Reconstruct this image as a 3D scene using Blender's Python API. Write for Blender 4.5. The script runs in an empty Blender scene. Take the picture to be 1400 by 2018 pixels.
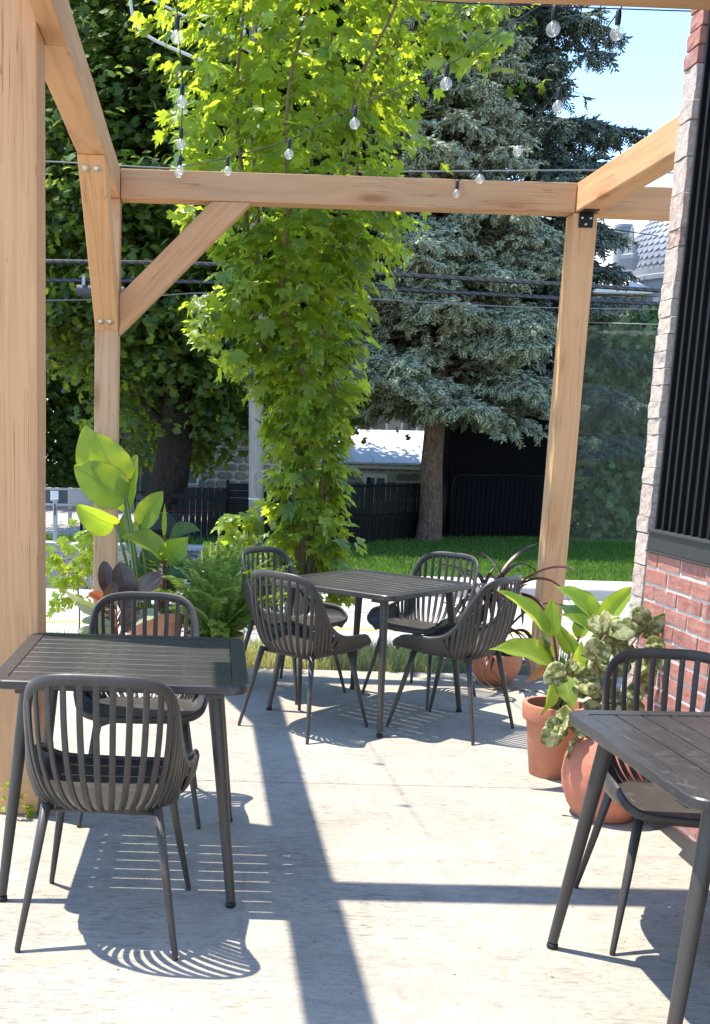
import bpy, bmesh, math, random
import numpy as np
from mathutils import Vector, Matrix
PI = math.pi
random.seed(7)
rng = np.random.default_rng(7)

# ------------------------------------------------------------------ camera, sky, sun
scn = bpy.context.scene
COL = scn.collection
_yaw, _pit, _rol = 0.016178935690662245, 0.19311694023798298, 0.028260156711962803
_f = np.array([math.sin(_yaw) * math.cos(_pit), math.cos(_yaw) * math.cos(_pit), -math.sin(_pit)])
_r = np.array([math.cos(_yaw), -math.sin(_yaw), 0.0])
_u = np.cross(_r, _f)
_c, _s = math.cos(_rol), math.sin(_rol)
CM = np.array([_c * _r + _s * _u, -_s * _r + _c * _u, _f])
FPX, CX, CY, EYE = 2128.72, 422.17, 1276.65, 1.5
cam_d = bpy.data.cameras.new("camera")
cam = bpy.data.objects.new("camera", cam_d)
COL.objects.link(cam)
scn.camera = cam
mw = Matrix.Identity(4)
for i in range(3):
    mw[i][0], mw[i][1], mw[i][2] = CM[0][i], CM[1][i], -CM[2][i]
mw[2][3] = EYE
cam.matrix_world = mw
cam_d.sensor_fit = 'VERTICAL'
cam_d.sensor_height = 36.0
cam_d.lens = 36.0 * FPX / 2018.0
cam_d.shift_x = (700 - CX) / 2018.0
cam_d.shift_y = (CY - 1009) / 2018.0
cam_d.clip_start = 0.05
cam_d.clip_end = 900

SUN = Vector((-0.337, 0.10, 1.0)).normalized()          # towards the sun
world = bpy.data.worlds.new("World")
scn.world = world
world.use_nodes = True
wn = world.node_tree
wn.nodes.clear()
wo = wn.nodes.new('ShaderNodeOutputWorld')
wb = wn.nodes.new('ShaderNodeBackground')
ws = wn.nodes.new('ShaderNodeTexSky')
ws.sky_type = 'NISHITA'
ws.sun_disc = False
ws.sun_elevation = math.asin(SUN.z)
ws.sun_rotation = math.atan2(SUN.x, SUN.y)
ws.air_density = 1.0
ws.dust_density = 0.0
ws.ozone_density = 5.0
wb.inputs[1].default_value = 0.135
wn.links.new(ws.outputs[0], wb.inputs[0])
wn.links.new(wb.outputs[0], wo.inputs[0])
sun_d = bpy.data.lights.new("sun", 'SUN')
sun_d.energy = 2.8
sun_d.angle = math.radians(0.55)
sun_d.color = (1.0, 0.925, 0.80)
sun = bpy.data.objects.new("sun", sun_d)
COL.objects.link(sun)
sun.rotation_euler = (-SUN).to_track_quat('-Z', 'Y').to_euler()
scn.view_settings.view_transform = 'Standard'
scn.view_settings.look = 'None'
scn.view_settings.exposure = 1.88
scn.view_settings.gamma = 1.0
scn.cycles.max_bounces = 10
scn.cycles.transparent_max_bounces = 24
scn.cycles.caustics_reflective = False
scn.cycles.caustics_refractive = False

# survey helpers: where the sight line through a photo point meets a plane of the site
def _ray(x, y):
    return CM.T @ np.array([(x - CX) / FPX, -(y - CY) / FPX, 1.0])
def at(x, y, Y):
    d = _ray(x, y); t = Y / d[1]
    return Vector((d[0] * t, Y, EYE + d[2] * t))
def atz(x, y, z):
    d = _ray(x, y); t = (z - EYE) / d[2]
    return Vector((d[0] * t, d[1] * t, z))
def zt(x, y, s, Yplane):      # at(), pushed s metres back
    return at(x, y, Yplane + s)

# ------------------------------------------------------------------ object helpers
def tag(o, label=None, cat=None, group=None, kind=None):
    if label: o['label'] = label
    if cat: o['category'] = cat
    if group: o['group'] = group
    if kind: o['kind'] = kind
    return o
def empty(name, loc=(0, 0, 0), label=None, cat=None, group=None, kind=None, rz=0.0):
    o = bpy.data.objects.new(name, None)
    COL.objects.link(o)
    o.location = loc
    o.rotation_euler = (0, 0, rz)
    o.empty_display_size = 0.1
    return tag(o, label, cat, group, kind)
def link(name, me, parent=None, mtx=None):
    o = bpy.data.objects.new(name, me)
    COL.objects.link(o)
    if mtx is not None: o.matrix_local = mtx
    if parent is not None:
        o.parent = parent
    return o
def wlink(name, me, parent, mtx):
    """world-space matrix although it has a parent that may be moved (parents here carry location/rotation only)"""
    o = bpy.data.objects.new(name, me)
    COL.objects.link(o)
    if parent is not None:
        o.parent = parent
        pm = Matrix.LocRotScale(parent.location, parent.rotation_euler, parent.scale)
        if parent.parent is not None:
            g = parent.parent
            pm = Matrix.LocRotScale(g.location, g.rotation_euler, g.scale) @ pm
        o.matrix_local = pm.inverted() @ mtx
    else:
        o.matrix_local = mtx
    return o
def mesh(name, V, F, mat=None, smooth=False):
    me = bpy.data.meshes.new(name)
    me.from_pydata([tuple(v) for v in V], [], [tuple(f) for f in F])
    if mat is not None: me.materials.append(mat)
    if smooth: me.polygons.foreach_set('use_smooth', [True] * len(me.polygons))
    me.update()
    return me
def npmesh(name, V, T, mat, smooth=False, uv=None):
    """big triangle mesh from arrays"""
    me = bpy.data.meshes.new(name)
    V = np.ascontiguousarray(V, np.float32); T = np.ascontiguousarray(T, np.int32)
    me.vertices.add(len(V)); me.vertices.foreach_set('co', V.ravel())
    me.loops.add(T.size); me.loops.foreach_set('vertex_index', T.ravel())
    me.polygons.add(len(T))
    me.polygons.foreach_set('loop_start', np.arange(0, T.size, 3, dtype=np.int32))
    me.polygons.foreach_set('loop_total', np.full(len(T), 3, np.int32))
    if smooth: me.polygons.foreach_set('use_smooth', np.ones(len(T), bool))
    me.materials.append(mat)
    me.update(calc_edges=True)
    return me
def scatter(tv, tf, R, P):
    """copies of template (tv, tf) under matrices R (n,3,3) and points P (n,3)"""
    n, k = len(P), len(tv)
    V = np.einsum('nij,kj->nki', R, tv) + P[:, None, :]
    T = (tf[None] + (np.arange(n) * k)[:, None, None]).reshape(-1, 3)
    return V.reshape(-1, 3), T
def frames(y, nrm, scale):
    """matrices whose local y runs along y and local z near nrm"""
    y = y / np.linalg.norm(y, axis=1, keepdims=True)
    x = np.cross(y, nrm); x /= np.maximum(np.linalg.norm(x, axis=1, keepdims=True), 1e-6)
    z = np.cross(x, y)
    return np.stack([x, y, z], axis=2) * np.asarray(scale).reshape(-1, 1, 1)
class MB:
    def __init__(s): s.v = []; s.f = []
    def add(s, V, F):
        o = len(s.v); s.v += [tuple(v) for v in V]; s.f += [tuple(i + o for i in f) for f in F]
    def box(s, a, b):
        x0, y0, z0 = a; x1, y1, z1 = b
        s.add([(x0, y0, z0), (x1, y0, z0), (x1, y1, z0), (x0, y1, z0), (x0, y0, z1), (x1, y0, z1), (x1, y1, z1), (x0, y1, z1)],
              [(0, 3, 2, 1), (4, 5, 6, 7), (0, 1, 5, 4), (1, 2, 6, 5), (2, 3, 7, 6), (3, 0, 4, 7)])
    def tube(s, P, R, n=8, caps=True, flat=None):
        P = [Vector(p) for p in P]
        if not hasattr(R, '__len__'): R = [R] * len(P)
        rings = []; ref = None
        for i, p in enumerate(P):
            d = (P[min(i + 1, len(P) - 1)] - P[max(i - 1, 0)]).normalized()
            if ref is None:
                ref = d.orthogonal().normalized()
            ref = (ref - d * ref.dot(d)).normalized()
            b = d.cross(ref)
            rings.append([p + (ref * math.cos(2 * PI * k / n) + b * math.sin(2 * PI * k / n)) * R[i] for k in range(n)])
        V = [v for r in rings for v in r]; F = []
        for i in range(len(P) - 1):
            for k in range(n):
                a, b2 = i * n + k, i * n + (k + 1) % n
                F.append((a, b2, b2 + n, a + n))
        if caps:
            F.append(tuple(range(n - 1, -1, -1))); F.append(tuple(range((len(P) - 1) * n, len(P) * n)))
        s.add(V, F)
    def lathe(s, prof, n=32, c=(0, 0, 0)):
        V = []; F = []
        for r, z in prof:
            for k in range(n):
                V.append((c[0] + r * math.cos(2 * PI * k / n), c[1] + r * math.sin(2 * PI * k / n), c[2] + z))
        for i in range(len(prof) - 1):
            for k in range(n):
                a, b = i * n + k, i * n + (k + 1) % n
                F.append((a, b, b + n, a + n))
        if prof[0][0] > 1e-4: F.append(tuple(range(n - 1, -1, -1)))
        if prof[-1][0] > 1e-4: F.append(tuple(range((len(prof) - 1) * n, len(prof) * n)))
        s.add(V, F)
    def mesh(s, name, mat, smooth=False, bevel=0.0, seg=1):
        me = mesh(name, s.v, s.f, mat, smooth)
        if bevel:
            bm = bmesh.new(); bm.from_mesh(me)
            bmesh.ops.bevel(bm, geom=list(bm.edges), offset=bevel, segments=seg, profile=0.7, affect='EDGES', clamp_overlap=True)
            bm.to_mesh(me); bm.free()
        return me
    def build(s, name, mat, parent=None, smooth=False, bevel=0.0, seg=1):
        return link(name, s.mesh(name, mat, smooth, bevel, seg), parent)
def smooth_by_angle(me, deg=35):
    me.polygons.foreach_set('use_smooth', [True] * len(me.polygons))
    try: me.set_sharp_from_angle(angle=math.radians(deg))
    except Exception: pass
    return me
def bez(p0, p1, p2, t):
    return p0 * (1 - t) ** 2 + p1 * (2 * t * (1 - t)) + p2 * t * t
def catmull(P, n):
    P = [Vector(p) for p in P]; out = []
    Q = [P[0] * 2 - P[1]] + P + [P[-1] * 2 - P[-2]]
    for i in range(1, len(Q) - 2):
        for k in range(n):
            t = k / n; a, b, c, d = Q[i - 1:i + 3]
            out.append(0.5 * ((2 * b) + (c - a) * t + (2 * a - 5 * b + 4 * c - d) * t * t + (3 * b - a - 3 * c + d) * t ** 3))
    out.append(P[-1])
    return out

# ------------------------------------------------------------------ materials
class NT:
    def __init__(s, name):
        s.m = bpy.data.materials.new(name); s.m.use_nodes = True
        s.t = s.m.node_tree; s.t.nodes.clear()
        s.out = s.t.nodes.new('ShaderNodeOutputMaterial')
    def n(s, ty, **kw):
        nd = s.t.nodes.new('ShaderNode' + ty)
        for k, v in kw.items():
            if k.startswith('_'): setattr(nd, k[1:], v); continue
            key = int(k[1:]) if k[0] == 'i' and k[1:].isdigit() else k.replace('__', ' ')
            if isinstance(v, bpy.types.NodeSocket): s.t.links.new(v, nd.inputs[key])
            else: nd.inputs[key].default_value = v
        return nd
    def coord(s, kind='Object', scale=(1, 1, 1), offset=True):
        tc = s.t.nodes.new('ShaderNodeTexCoord').outputs[kind]
        mp = s.t.nodes.new('ShaderNodeMapping'); mp.inputs['Scale'].default_value = scale
        if offset:
            oi = s.t.nodes.new('ShaderNodeObjectInfo')
            ad = s.n('VectorMath', _operation='ADD'); s.t.links.new(tc, ad.inputs[0])
            mu = s.n('Math', _operation='MULTIPLY', i1=37.0); s.t.links.new(oi.outputs['Random'], mu.inputs[0])
            s.t.links.new(mu.outputs[0], ad.inputs[1]); tc = ad.outputs[0]
        s.t.links.new(tc, mp.inputs['Vector'])
        return mp.outputs[0]
    def noise(s, vec, scale=5, detail=4, rough=0.55, dist=0.0):
        return s.n('TexNoise', Vector=vec, Scale=scale, Detail=detail, Roughness=rough, Distortion=dist).outputs['Fac']
    def ramp(s, fac, stops):
        r = s.t.nodes.new('ShaderNodeValToRGB'); el = r.color_ramp.elements
        while len(el) < len(stops): el.new(0.5)
        for e, (p, c) in zip(el, stops):
            e.position = p; e.color = (c, c, c, 1) if not hasattr(c, '__len__') else (*c, 1)
        s.t.links.new(fac, r.inputs[0]); return r.outputs[0]
    def mix(s, fac, a, b, mode='MIX'):
        m = s.t.nodes.new('ShaderNodeMix'); m.data_type = 'RGBA'; m.blend_type = mode
        for k, v in ((0, fac), (6, a), (7, b)):
            if isinstance(v, bpy.types.NodeSocket): s.t.links.new(v, m.inputs[k])
            elif k == 0: m.inputs[0].default_value = v
            else: m.inputs[k].default_value = (*v, 1)
        return m.outputs[2]
    def math(s, op, a, b=0.0):
        return s.n('Math', _operation=op, i0=a, i1=b).outputs[0]
    def bump(s, h, strength=0.3, dist=0.01, normal=None):
        b = s.n('Bump', Strength=strength, Distance=dist, Height=h)
        if normal is not None: s.t.links.new(normal, b.inputs['Normal'])
        return b.outputs[0]
    def rnd(s):
        return s.t.nodes.new('ShaderNodeObjectInfo').outputs['Random']
    def pbsdf(s, color, rough=0.6, spec=0.4, normal=None, **kw):
        p = s.n('BsdfPrincipled', Roughness=rough)
        p.inputs['Specular IOR Level'].default_value = spec
        if isinstance(color, bpy.types.NodeSocket): s.t.links.new(color, p.inputs['Base Color'])
        else: p.inputs['Base Color'].default_value = (*color, 1)
        if normal is not None: s.t.links.new(normal, p.inputs['Normal'])
        for k, v in kw.items(): p.inputs[k].default_value = v
        return p.outputs[0]
    def done(s, shader):
        s.t.links.new(shader, s.out.inputs['Surface']); return s.m

def m_wood(name, light, dark, grey=0.25):
    t = NT(name)
    kvec = t.coord(scale=(1.3, 4.6, 4.6))
    kd = t.n('TexVoronoi', Vector=kvec, Scale=1.0).outputs['Distance']
    lowf = t.noise(t.coord(scale=(0.28, 5.5, 5.5)), 1.0, 2, 0.45, 0.6)
    ringf = t.math('ADD', t.math('MULTIPLY', lowf, 52.0), t.math('MULTIPLY', t.ramp(kd, [(0.0, 1.0), (0.45, 0.0)]), 5.0))
    bands = t.math('MULTIPLY', t.math('ADD', t.math('SINE', ringf), 1.0), 0.5)
    fine = t.noise(t.coord(scale=(2.5, 150, 150)), 1.6, 3, 0.6)
    ring = t.noise(t.coord(scale=(0.7, 3, 3)), 2.0, 4, 0.55, 0.5)
    c = t.mix(t.math('MULTIPLY', t.math('POWER', bands, 2.0), 0.6), light, dark)
    c = t.mix(t.math('MULTIPLY', t.ramp(ring, [(0.35, 0.0), (0.7, 1.0)]), 0.5), c, tuple(min(1, x * y) for x, y in zip(light, (1.12, 1.10, 1.05))))
    c = t.mix(t.math('MULTIPLY', fine, 0.30), c, tuple(x * 0.6 for x in dark))
    # knots
    c = t.mix(t.math('MULTIPLY', t.ramp(kd, [(0.06, 1.0), (0.14, 0.0)]), 0.85), c, tuple(x * 0.42 for x in dark))
    c = t.mix(t.math('MULTIPLY', t.ramp(kd, [(0.10, 1.0), (0.26, 0.0)]), 0.4), c, (dark[0] * 1.1, dark[1] * 0.8, dark[2] * 0.6))
    # checks: long fine cracks
    ck = t.noise(t.coord(scale=(0.5, 26, 26)), 2.0, 2, 0.5, 0.5)
    crack = t.ramp(ck, [(0.488, 0.0), (0.5, 1.0), (0.512, 0.0)])
    gate = t.ramp(t.noise(t.coord(scale=(0.9, 2, 2)), 2.0, 2), [(0.44, 0.0), (0.54, 1.0)])
    cr = t.math('MULTIPLY', crack, gate)
    c = t.mix(t.math('MULTIPLY', cr, 0.62), c, (0.10, 0.05, 0.022))
    # weathered grey patches
    wv = t.ramp(t.noise(t.coord(scale=(0.8, 2.5, 2.5)), 1.7, 5, 0.6), [(0.45, 0.0), (0.75, 1.0)])
    c = t.mix(t.math('MULTIPLY', wv, grey), c, (0.30, 0.25, 0.20))
    tone = t.n('HueSaturation', Color=c, Saturation=1.0)
    t.t.links.new(t.math('ADD', t.math('MULTIPLY', t.rnd(), 0.25), 0.88), tone.inputs['Value'])
    h = t.math('SUBTRACT', fine, t.math('MULTIPLY', cr, 3.0))
    return t.done(t.pbsdf(tone.outputs[0], 0.72, 0.25, t.bump(h, 0.35, 0.002)))

def m_concrete():
    t = NT('broomed_concrete')
    big = t.noise(t.coord(), 1.3, 6, 0.62, 0.4)
    mid = t.noise(t.coord(), 7, 7, 0.7, 0.3)
    wobble = t.n('VectorMath', _operation='ADD')
    t.t.links.new(t.coord(scale=(17, 90, 1)), wobble.inputs[0])
    nz3 = t.n('TexNoise', Vector=t.coord(), Scale=6.0, Detail=3.0).outputs['Color']
    sc3 = t.n('VectorMath', _operation='SCALE', Scale=1.6); t.t.links.new(nz3, sc3.inputs[0]); t.t.links.new(sc3.outputs[0], wobble.inputs[1])
    broom = t.noise(wobble.outputs[0], 1.0, 4, 0.75)
    broom2 = t.noise(t.coord(scale=(9, 52, 1)), 1.0, 5, 0.75, 0.8)
    grit = t.noise(t.coord(), 210, 3, 0.75)
    speck = t.noise(t.coord(), 48, 6, 0.85)
    c = t.mix(t.ramp(big, [(0.3, 0.0), (0.7, 1.0)]), (0.350, 0.312, 0.258), (0.445, 0.405, 0.340))
    c = t.mix(t.math('MULTIPLY', t.ramp(mid, [(0.42, 0.0), (0.7, 1.0)]), 0.55), c, (0.245, 0.225, 0.195))
    patch = t.ramp(t.noise(t.coord(), 2.2, 4, 0.6), [(0.35, 0.15), (0.65, 1.0)])
    c = t.mix(t.math('MULTIPLY', t.math('MULTIPLY', t.ramp(broom, [(0.49, 0.0), (0.66, 1.0)]), patch), 0.8), c, (0.115, 0.105, 0.09))
    c = t.mix(t.math('MULTIPLY', t.ramp(broom2, [(0.52, 0.0), (0.75, 1.0)]), 0.4), c, (0.43, 0.40, 0.345))
    c = t.mix(t.math('MULTIPLY', t.ramp(grit, [(0.55, 0.0), (0.68, 1.0)]), 0.6), c, (0.12, 0.112, 0.10))
    c = t.mix(t.math('MULTIPLY', t.ramp(speck, [(0.57, 0.0), (0.68, 1.0)]), 0.75), c, (0.10, 0.094, 0.085))
    # worn scuffs, rust drips, pits
    sc = t.ramp(t.noise(t.coord(scale=(2.0, 4, 1)), 2.3, 8, 0.78, 1.4), [(0.57, 0.0), (0.66, 1.0)])
    c = t.mix(t.math('MULTIPLY', sc, 0.35), c, (0.165, 0.155, 0.14))
    ru = t.ramp(t.noise(t.coord(), 1.9, 5, 0.6, 0.3), [(0.66, 0.0), (0.76, 1.0)])
    c = t.mix(t.math('MULTIPLY', ru, 0.35), c, (0.46, 0.32, 0.16))
    ckv = t.n('TexVoronoi', Vector=t.coord(scale=(.55, .8, 1)), Scale=1.0, _feature='DISTANCE_TO_EDGE')
    wv_ = t.noise(t.coord(), 5, 5, .7)
    ckd = t.math('ADD', ckv.outputs['Distance'], t.math('MULTIPLY', t.math('SUBTRACT', wv_, .5), .05))
    c = t.mix(t.math('MULTIPLY', t.math('MULTIPLY', t.ramp(t.math('ABSOLUTE', ckd), [(0.0, 1.0), (0.0035, 0.0)]), t.ramp(t.noise(t.coord(), .8, 2), [(.5, 0.0), (.6, 1.0)])), .28), c, (.10, .09, .08))
    pv = t.n('TexVoronoi', Vector=t.coord(), Scale=8.0).outputs['Distance']
    c = t.mix(t.ramp(pv, [(0.02, 0.9), (0.05, 0.0)]), c, (0.07, 0.065, 0.06))
    h = t.math('ADD', t.math('MULTIPLY', broom, 1.2), t.math('ADD', t.math('MULTIPLY', grit, 0.8), t.math('MULTIPLY', broom2, 0.8)))
    return t.done(t.pbsdf(c, 0.9, 0.2, t.bump(h, 0.6, 0.004)))

def m_plain(name, col, rough=0.6, spec=0.4, var=0.12, scale=12, bump=0.0, metallic=0.0):
    t = NT(name)
    nz = t.noise(t.coord(), scale, 5, 0.6)
    c = t.mix(nz, tuple(x * (1 - var) for x in col), tuple(min(1, x * (1 + var)) for x in col))
    nm = t.bump(t.noise(t.coord(), scale * 6, 4), bump, 0.004) if bump else None
    return t.done(t.pbsdf(c, rough, spec, nm, Metallic=metallic))

def m_leaf(name, col, trans, tf=0.4, rough=0.42, spec=0.45, var=0.3, veins=0.0, vscale=30, spots=0.0):
    t = NT(name)
    geo = t.t.nodes.new('ShaderNodeNewGeometry')
    rn = geo.outputs['Random Per Island']
    v = t.math('ADD', t.math('MULTIPLY', rn, 2 * var), 1 - var)
    nz = t.noise(t.coord(), 9, 3)
    c0 = t.mix(nz, tuple(x * 0.8 for x in col), tuple(x * 1.2 for x in col))
    hs = t.n('HueSaturation', Color=c0); t.t.links.new(v, hs.inputs['Value'])
    t.t.links.new(t.math('ADD', t.math('MULTIPLY', rn, 0.05), 0.475), hs.inputs['Hue'])
    c = hs.outputs[0]
    tr = t.n('HueSaturation', Color=(*trans, 1)); t.t.links.new(v, tr.inputs['Value'])
    tc = tr.outputs[0]; nm = None
    if veins:
        sep = t.n('SeparateXYZ', Vector=t.t.nodes.new('ShaderNodeTexCoord').outputs['UV'])
        u = t.math('ABSOLUTE', t.math('SUBTRACT', sep.outputs[0], 0.5))
        ph = t.math('MULTIPLY', t.math('SUBTRACT', sep.outputs[1], t.math('MULTIPLY', u, 0.45)), vscale)
        w = t.math('ABSOLUTE', t.math('SINE', ph))
        line = t.ramp(w, [(0.0, 1.0), (0.35, 0.0)])
        rib = t.ramp(u, [(0.012, 1.0), (0.035, 0.0)])
        c = t.mix(t.math('MULTIPLY', line, veins), c, tuple(x * 0.62 for x in col))
        tc = t.mix(t.math('MULTIPLY', line, veins), tc, tuple(x * 0.6 for x in trans))
        c = t.mix(t.math('MULTIPLY', rib, 0.7), c, tuple(min(1, x * 1.7 + 0.03) for x in col))
        tc = t.mix(t.math('MULTIPLY', rib, 0.7), tc, tuple(x * 0.35 for x in trans))
        nm = t.bump(t.math('SUBTRACT', w, t.math('MULTIPLY', rib, 2.0)), 0.4, 0.004)
        en = t.noise(t.coord(), 22, 5, 0.7)
        eb = t.ramp(t.math('ADD', u, t.math('MULTIPLY', t.math('SUBTRACT', en, 0.5), 0.16)), [(0.47, 0.0), (0.50, 1.0)])
        c = t.mix(t.math('MULTIPLY', eb, 0.8), c, (0.20, 0.13, 0.05)); tc = t.mix(t.math('MULTIPLY', eb, 0.8), tc, (0.25, 0.14, 0.04))
        bl = t.ramp(t.noise(t.coord(), 5, 5, 0.7), [(0.60, 0.0), (0.72, 1.0)])
        c = t.mix(t.math('MULTIPLY', bl, 0.35), c, tuple(x * 0.6 for x in col)); tc = t.mix(t.math('MULTIPLY', bl, 0.4), tc, tuple(x * y for x, y in zip(trans, (.75, .6, .6))))
    if spots:
        sp = t.ramp(t.noise(t.coord(), 2.6, 5, 0.7), [(0.46, 0.0), (0.56, 1.0)])
        c = t.mix(t.math('MULTIPLY', sp, spots), c, (0.60, 0.60, 0.30))
    p = t.pbsdf(c, rough, spec, nm)
    tl = t.n('BsdfTranslucent'); t.t.links.new(tc, tl.inputs[0])
    mx = t.n('MixShader', Fac=tf); t.t.links.new(p, mx.inputs[1]); t.t.links.new(tl.outputs[0], mx.inputs[2])
    return t.done(mx.outputs[0])

def m_brick():
    t = NT('red_brick')
    r = t.rnd()
    base = t.ramp(r, [(0.0, (0.30, 0.105, 0.085)), (0.35, (0.37, 0.14, 0.11)), (0.7, (0.43, 0.185, 0.13)), (1.0, (0.34, 0.15, 0.13))])
    nz = t.noise(t.coord(), 30, 6, 0.7)
    c = t.mix(t.ramp(nz, [(0.35, 0.0), (0.75, 1.0)]), base, (0.42, 0.22, 0.175))
    ef = t.ramp(t.noise(t.coord(), 14, 6, 0.7), [(0.56, 0.0), (0.7, 1.0)])
    c = t.mix(t.math('MULTIPLY', ef, 0.45), c, (0.5, 0.42, 0.38))
    pit = t.ramp(t.noise(t.coord(), 70, 3, 0.6), [(0.30, 1.0), (0.38, 0.0)])
    c = t.mix(t.math('MULTIPLY', pit, 0.6), c, (0.08, 0.03, 0.025))
    return t.done(t.pbsdf(c, 0.9, 0.2, t.bump(nz, 0.7, 0.006)))
def m_brick_rough():
    t = NT('mortar_smeared_brick')
    r = t.rnd()
    base = t.ramp(r, [(0.0, (0.49, 0.405, 0.33)), (0.5, (0.54, 0.455, 0.38)), (0.88, (0.50, 0.36, 0.295)), (1.0, (0.33, 0.16, 0.125))])
    nz = t.noise(t.coord(), 45, 7, 0.75)
    c = t.mix(t.ramp(nz, [(0.4, 0.0), (0.62, 1.0)]), base, (0.62, 0.56, 0.49))
    c = t.mix(t.math('MULTIPLY', t.ramp(t.noise(t.coord(), 22, 5), [(0.55, 0.0), (0.7, 1.0)]), 0.35), c, (0.40, 0.24, 0.20))
    return t.done(t.pbsdf(c, 0.95, 0.1, t.bump(nz, 1.0, 0.012)))
def m_table():
    t = NT('dark_slat_metal')
    g = t.noise(t.coord(scale=(2.0, 70, 4)), 1.5, 5, 0.7, 0.4)
    c = t.mix(t.ramp(g, [(0.35, 0.0), (0.7, 1.0)]), (0.027, 0.0255, 0.026), (0.050, 0.047, 0.0465))
    sm = t.ramp(t.noise(t.coord(offset=False), 7.0, 3, 0.5, 1.5), [(0.485, 0.0), (0.5, 1.0), (0.515, 0.0)])
    c = t.mix(t.math('MULTIPLY', sm, 0.3), c, (0.15, 0.145, 0.145))
    ro = t.math('ADD', t.math('MULTIPLY', g, 0.22), 0.22)
    p = t.n('BsdfPrincipled'); t.t.links.new(c, p.inputs['Base Color']); t.t.links.new(ro, p.inputs['Roughness'])
    t.t.links.new(t.bump(g, 0.25, 0.002), p.inputs['Normal'])
    p.inputs['Specular IOR Level'].default_value = 0.5
    return t.done(p.outputs[0])
def m_chair():
    t = NT('charcoal_plastic')
    nz = t.noise(t.coord(), 240, 2, 0.5)
    lo = t.noise(t.coord(), 7, 4)
    c = t.mix(lo, (0.038, 0.034, 0.030), (0.052, 0.047, 0.042))
    du = t.ramp(t.noise(t.coord(), 11, 6, 0.7), [(0.52, 0.0), (0.75, 1.0)])
    c = t.mix(t.math('MULTIPLY', du, 0.35), c, (0.13, 0.12, 0.105))
    p = t.n('BsdfPrincipled'); t.t.links.new(c, p.inputs['Base Color']); t.t.links.new(t.math('ADD', t.math('MULTIPLY', du, 0.25), 0.42), p.inputs['Roughness']); p.inputs['Specular IOR Level'].default_value = 0.42
    t.t.links.new(t.bump(nz, 0.12, 0.001), p.inputs['Normal'])
    return t.done(p.outputs[0])
def m_stone():
    t = NT('grey_church_stone')
    base = t.ramp(t.rnd(), [(0.0, (0.10, 0.095, 0.09)), (0.5, (0.17, 0.16, 0.15)), (1.0, (0.25, 0.23, 0.205))])
    nz = t.noise(t.coord(), 9, 6, 0.7)
    c = t.mix(t.ramp(nz, [(0.35, 0.0), (0.7, 1.0)]), base, (0.28, 0.265, 0.24))
    return t.done(t.pbsdf(c, 0.92, 0.2, t.bump(nz, 0.8, 0.03)))
def m_stonewall():
    t = NT('rubble_wall_far')
    b = t.n('TexBrick', Vector=t.coord(scale=(1, 1, 1), offset=False), Scale=1.0, Mortar__Size=0.03, Brick__Width=0.46, Row__Height=0.24)
    b.inputs['Color1'].default_value = (0.12, 0.115, 0.11, 1); b.inputs['Color2'].default_value = (0.24, 0.225, 0.2, 1)
    b.inputs['Mortar'].default_value = (0.45, 0.43, 0.39, 1)
    return t.done(t.pbsdf(b.outputs['Color'], 0.95, 0.1))
def m_bark(name, a, b, sc=(5, 5, 1.2)):
    t = NT(name)
    nz = t.noise(t.coord(scale=sc), 5, 7, 0.7, 0.5)
    pl = t.n('TexVoronoi', Vector=t.coord(scale=sc), Scale=5.0).outputs['Distance']
    c = t.mix(t.ramp(nz, [(0.35, 0.0), (0.7, 1.0)]), a, b)
    h = t.math('ADD', nz, pl)
    return t.done(t.pbsdf(c, 0.95, 0.1, t.bump(h, 1.0, 0.03)))
def m_ground(name, a, b, scale, a2=None, rough=0.95, bump=0.5, bs=80, bd=0.01):
    t = NT(name)
    nz = t.noise(t.coord(offset=False), scale, 6, 0.65)
    c = t.mix(t.ramp(nz, [(0.35, 0.0), (0.68, 1.0)]), a, b)
    fine = t.noise(t.coord(offset=False), bs, 4, 0.7)
    c = t.mix(t.math('MULTIPLY', t.ramp(fine, [(0.4, 0.0), (0.7, 1.0)]), 0.5), c, a2 or tuple(x * 0.6 for x in a))
    return t.done(t.pbsdf(c, rough, 0.2, t.bump(fine, bump, bd)))
def m_terracotta(name, col):
    t = NT(name)
    nz = t.noise(t.coord(), 6, 6, 0.65, 0.3); st = t.noise(t.coord(scale=(1, 1, 14)), 2.5, 4)
    c = t.mix(t.ramp(nz, [(0.3, 0.0), (0.75, 1.0)]), col, tuple(x * 0.8 for x in col))
    c = t.mix(t.math('MULTIPLY', t.ramp(st, [(0.5, 0.0), (0.8, 1.0)]), 0.25), c, tuple(min(1, x * 1.25 + 0.03) for x in col))
    ef = t.ramp(t.noise(t.coord(), 3.2, 5, 0.6), [(0.6, 0.0), (0.8, 1.0)])
    c = t.mix(t.math('MULTIPLY', ef, 0.4), c, (0.58, 0.42, 0.33))
    low = t.n('SeparateXYZ', Vector=t.coord(offset=False)).outputs[2]
    dirt = t.math('MULTIPLY', t.ramp(low, [(0.0, 1.0), (0.07, 0.0)]), t.ramp(t.noise(t.coord(), 16, 5, 0.7), [(0.35, 0.0), (0.6, 1.0)]))
    c = t.mix(t.math('MULTIPLY', dirt, 0.6), c, (0.16, 0.10, 0.07))
    c = t.mix(t.math('MULTIPLY', t.ramp(t.noise(t.coord(), 42, 4, 0.7), [(0.62, 0.0), (0.7, 1.0)]), 0.35), c, tuple(x * 0.6 for x in col))
    return t.done(t.pbsdf(c, 0.72, 0.3, t.bump(t.noise(t.coord(), 90, 4), 0.12, 0.002)))
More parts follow.
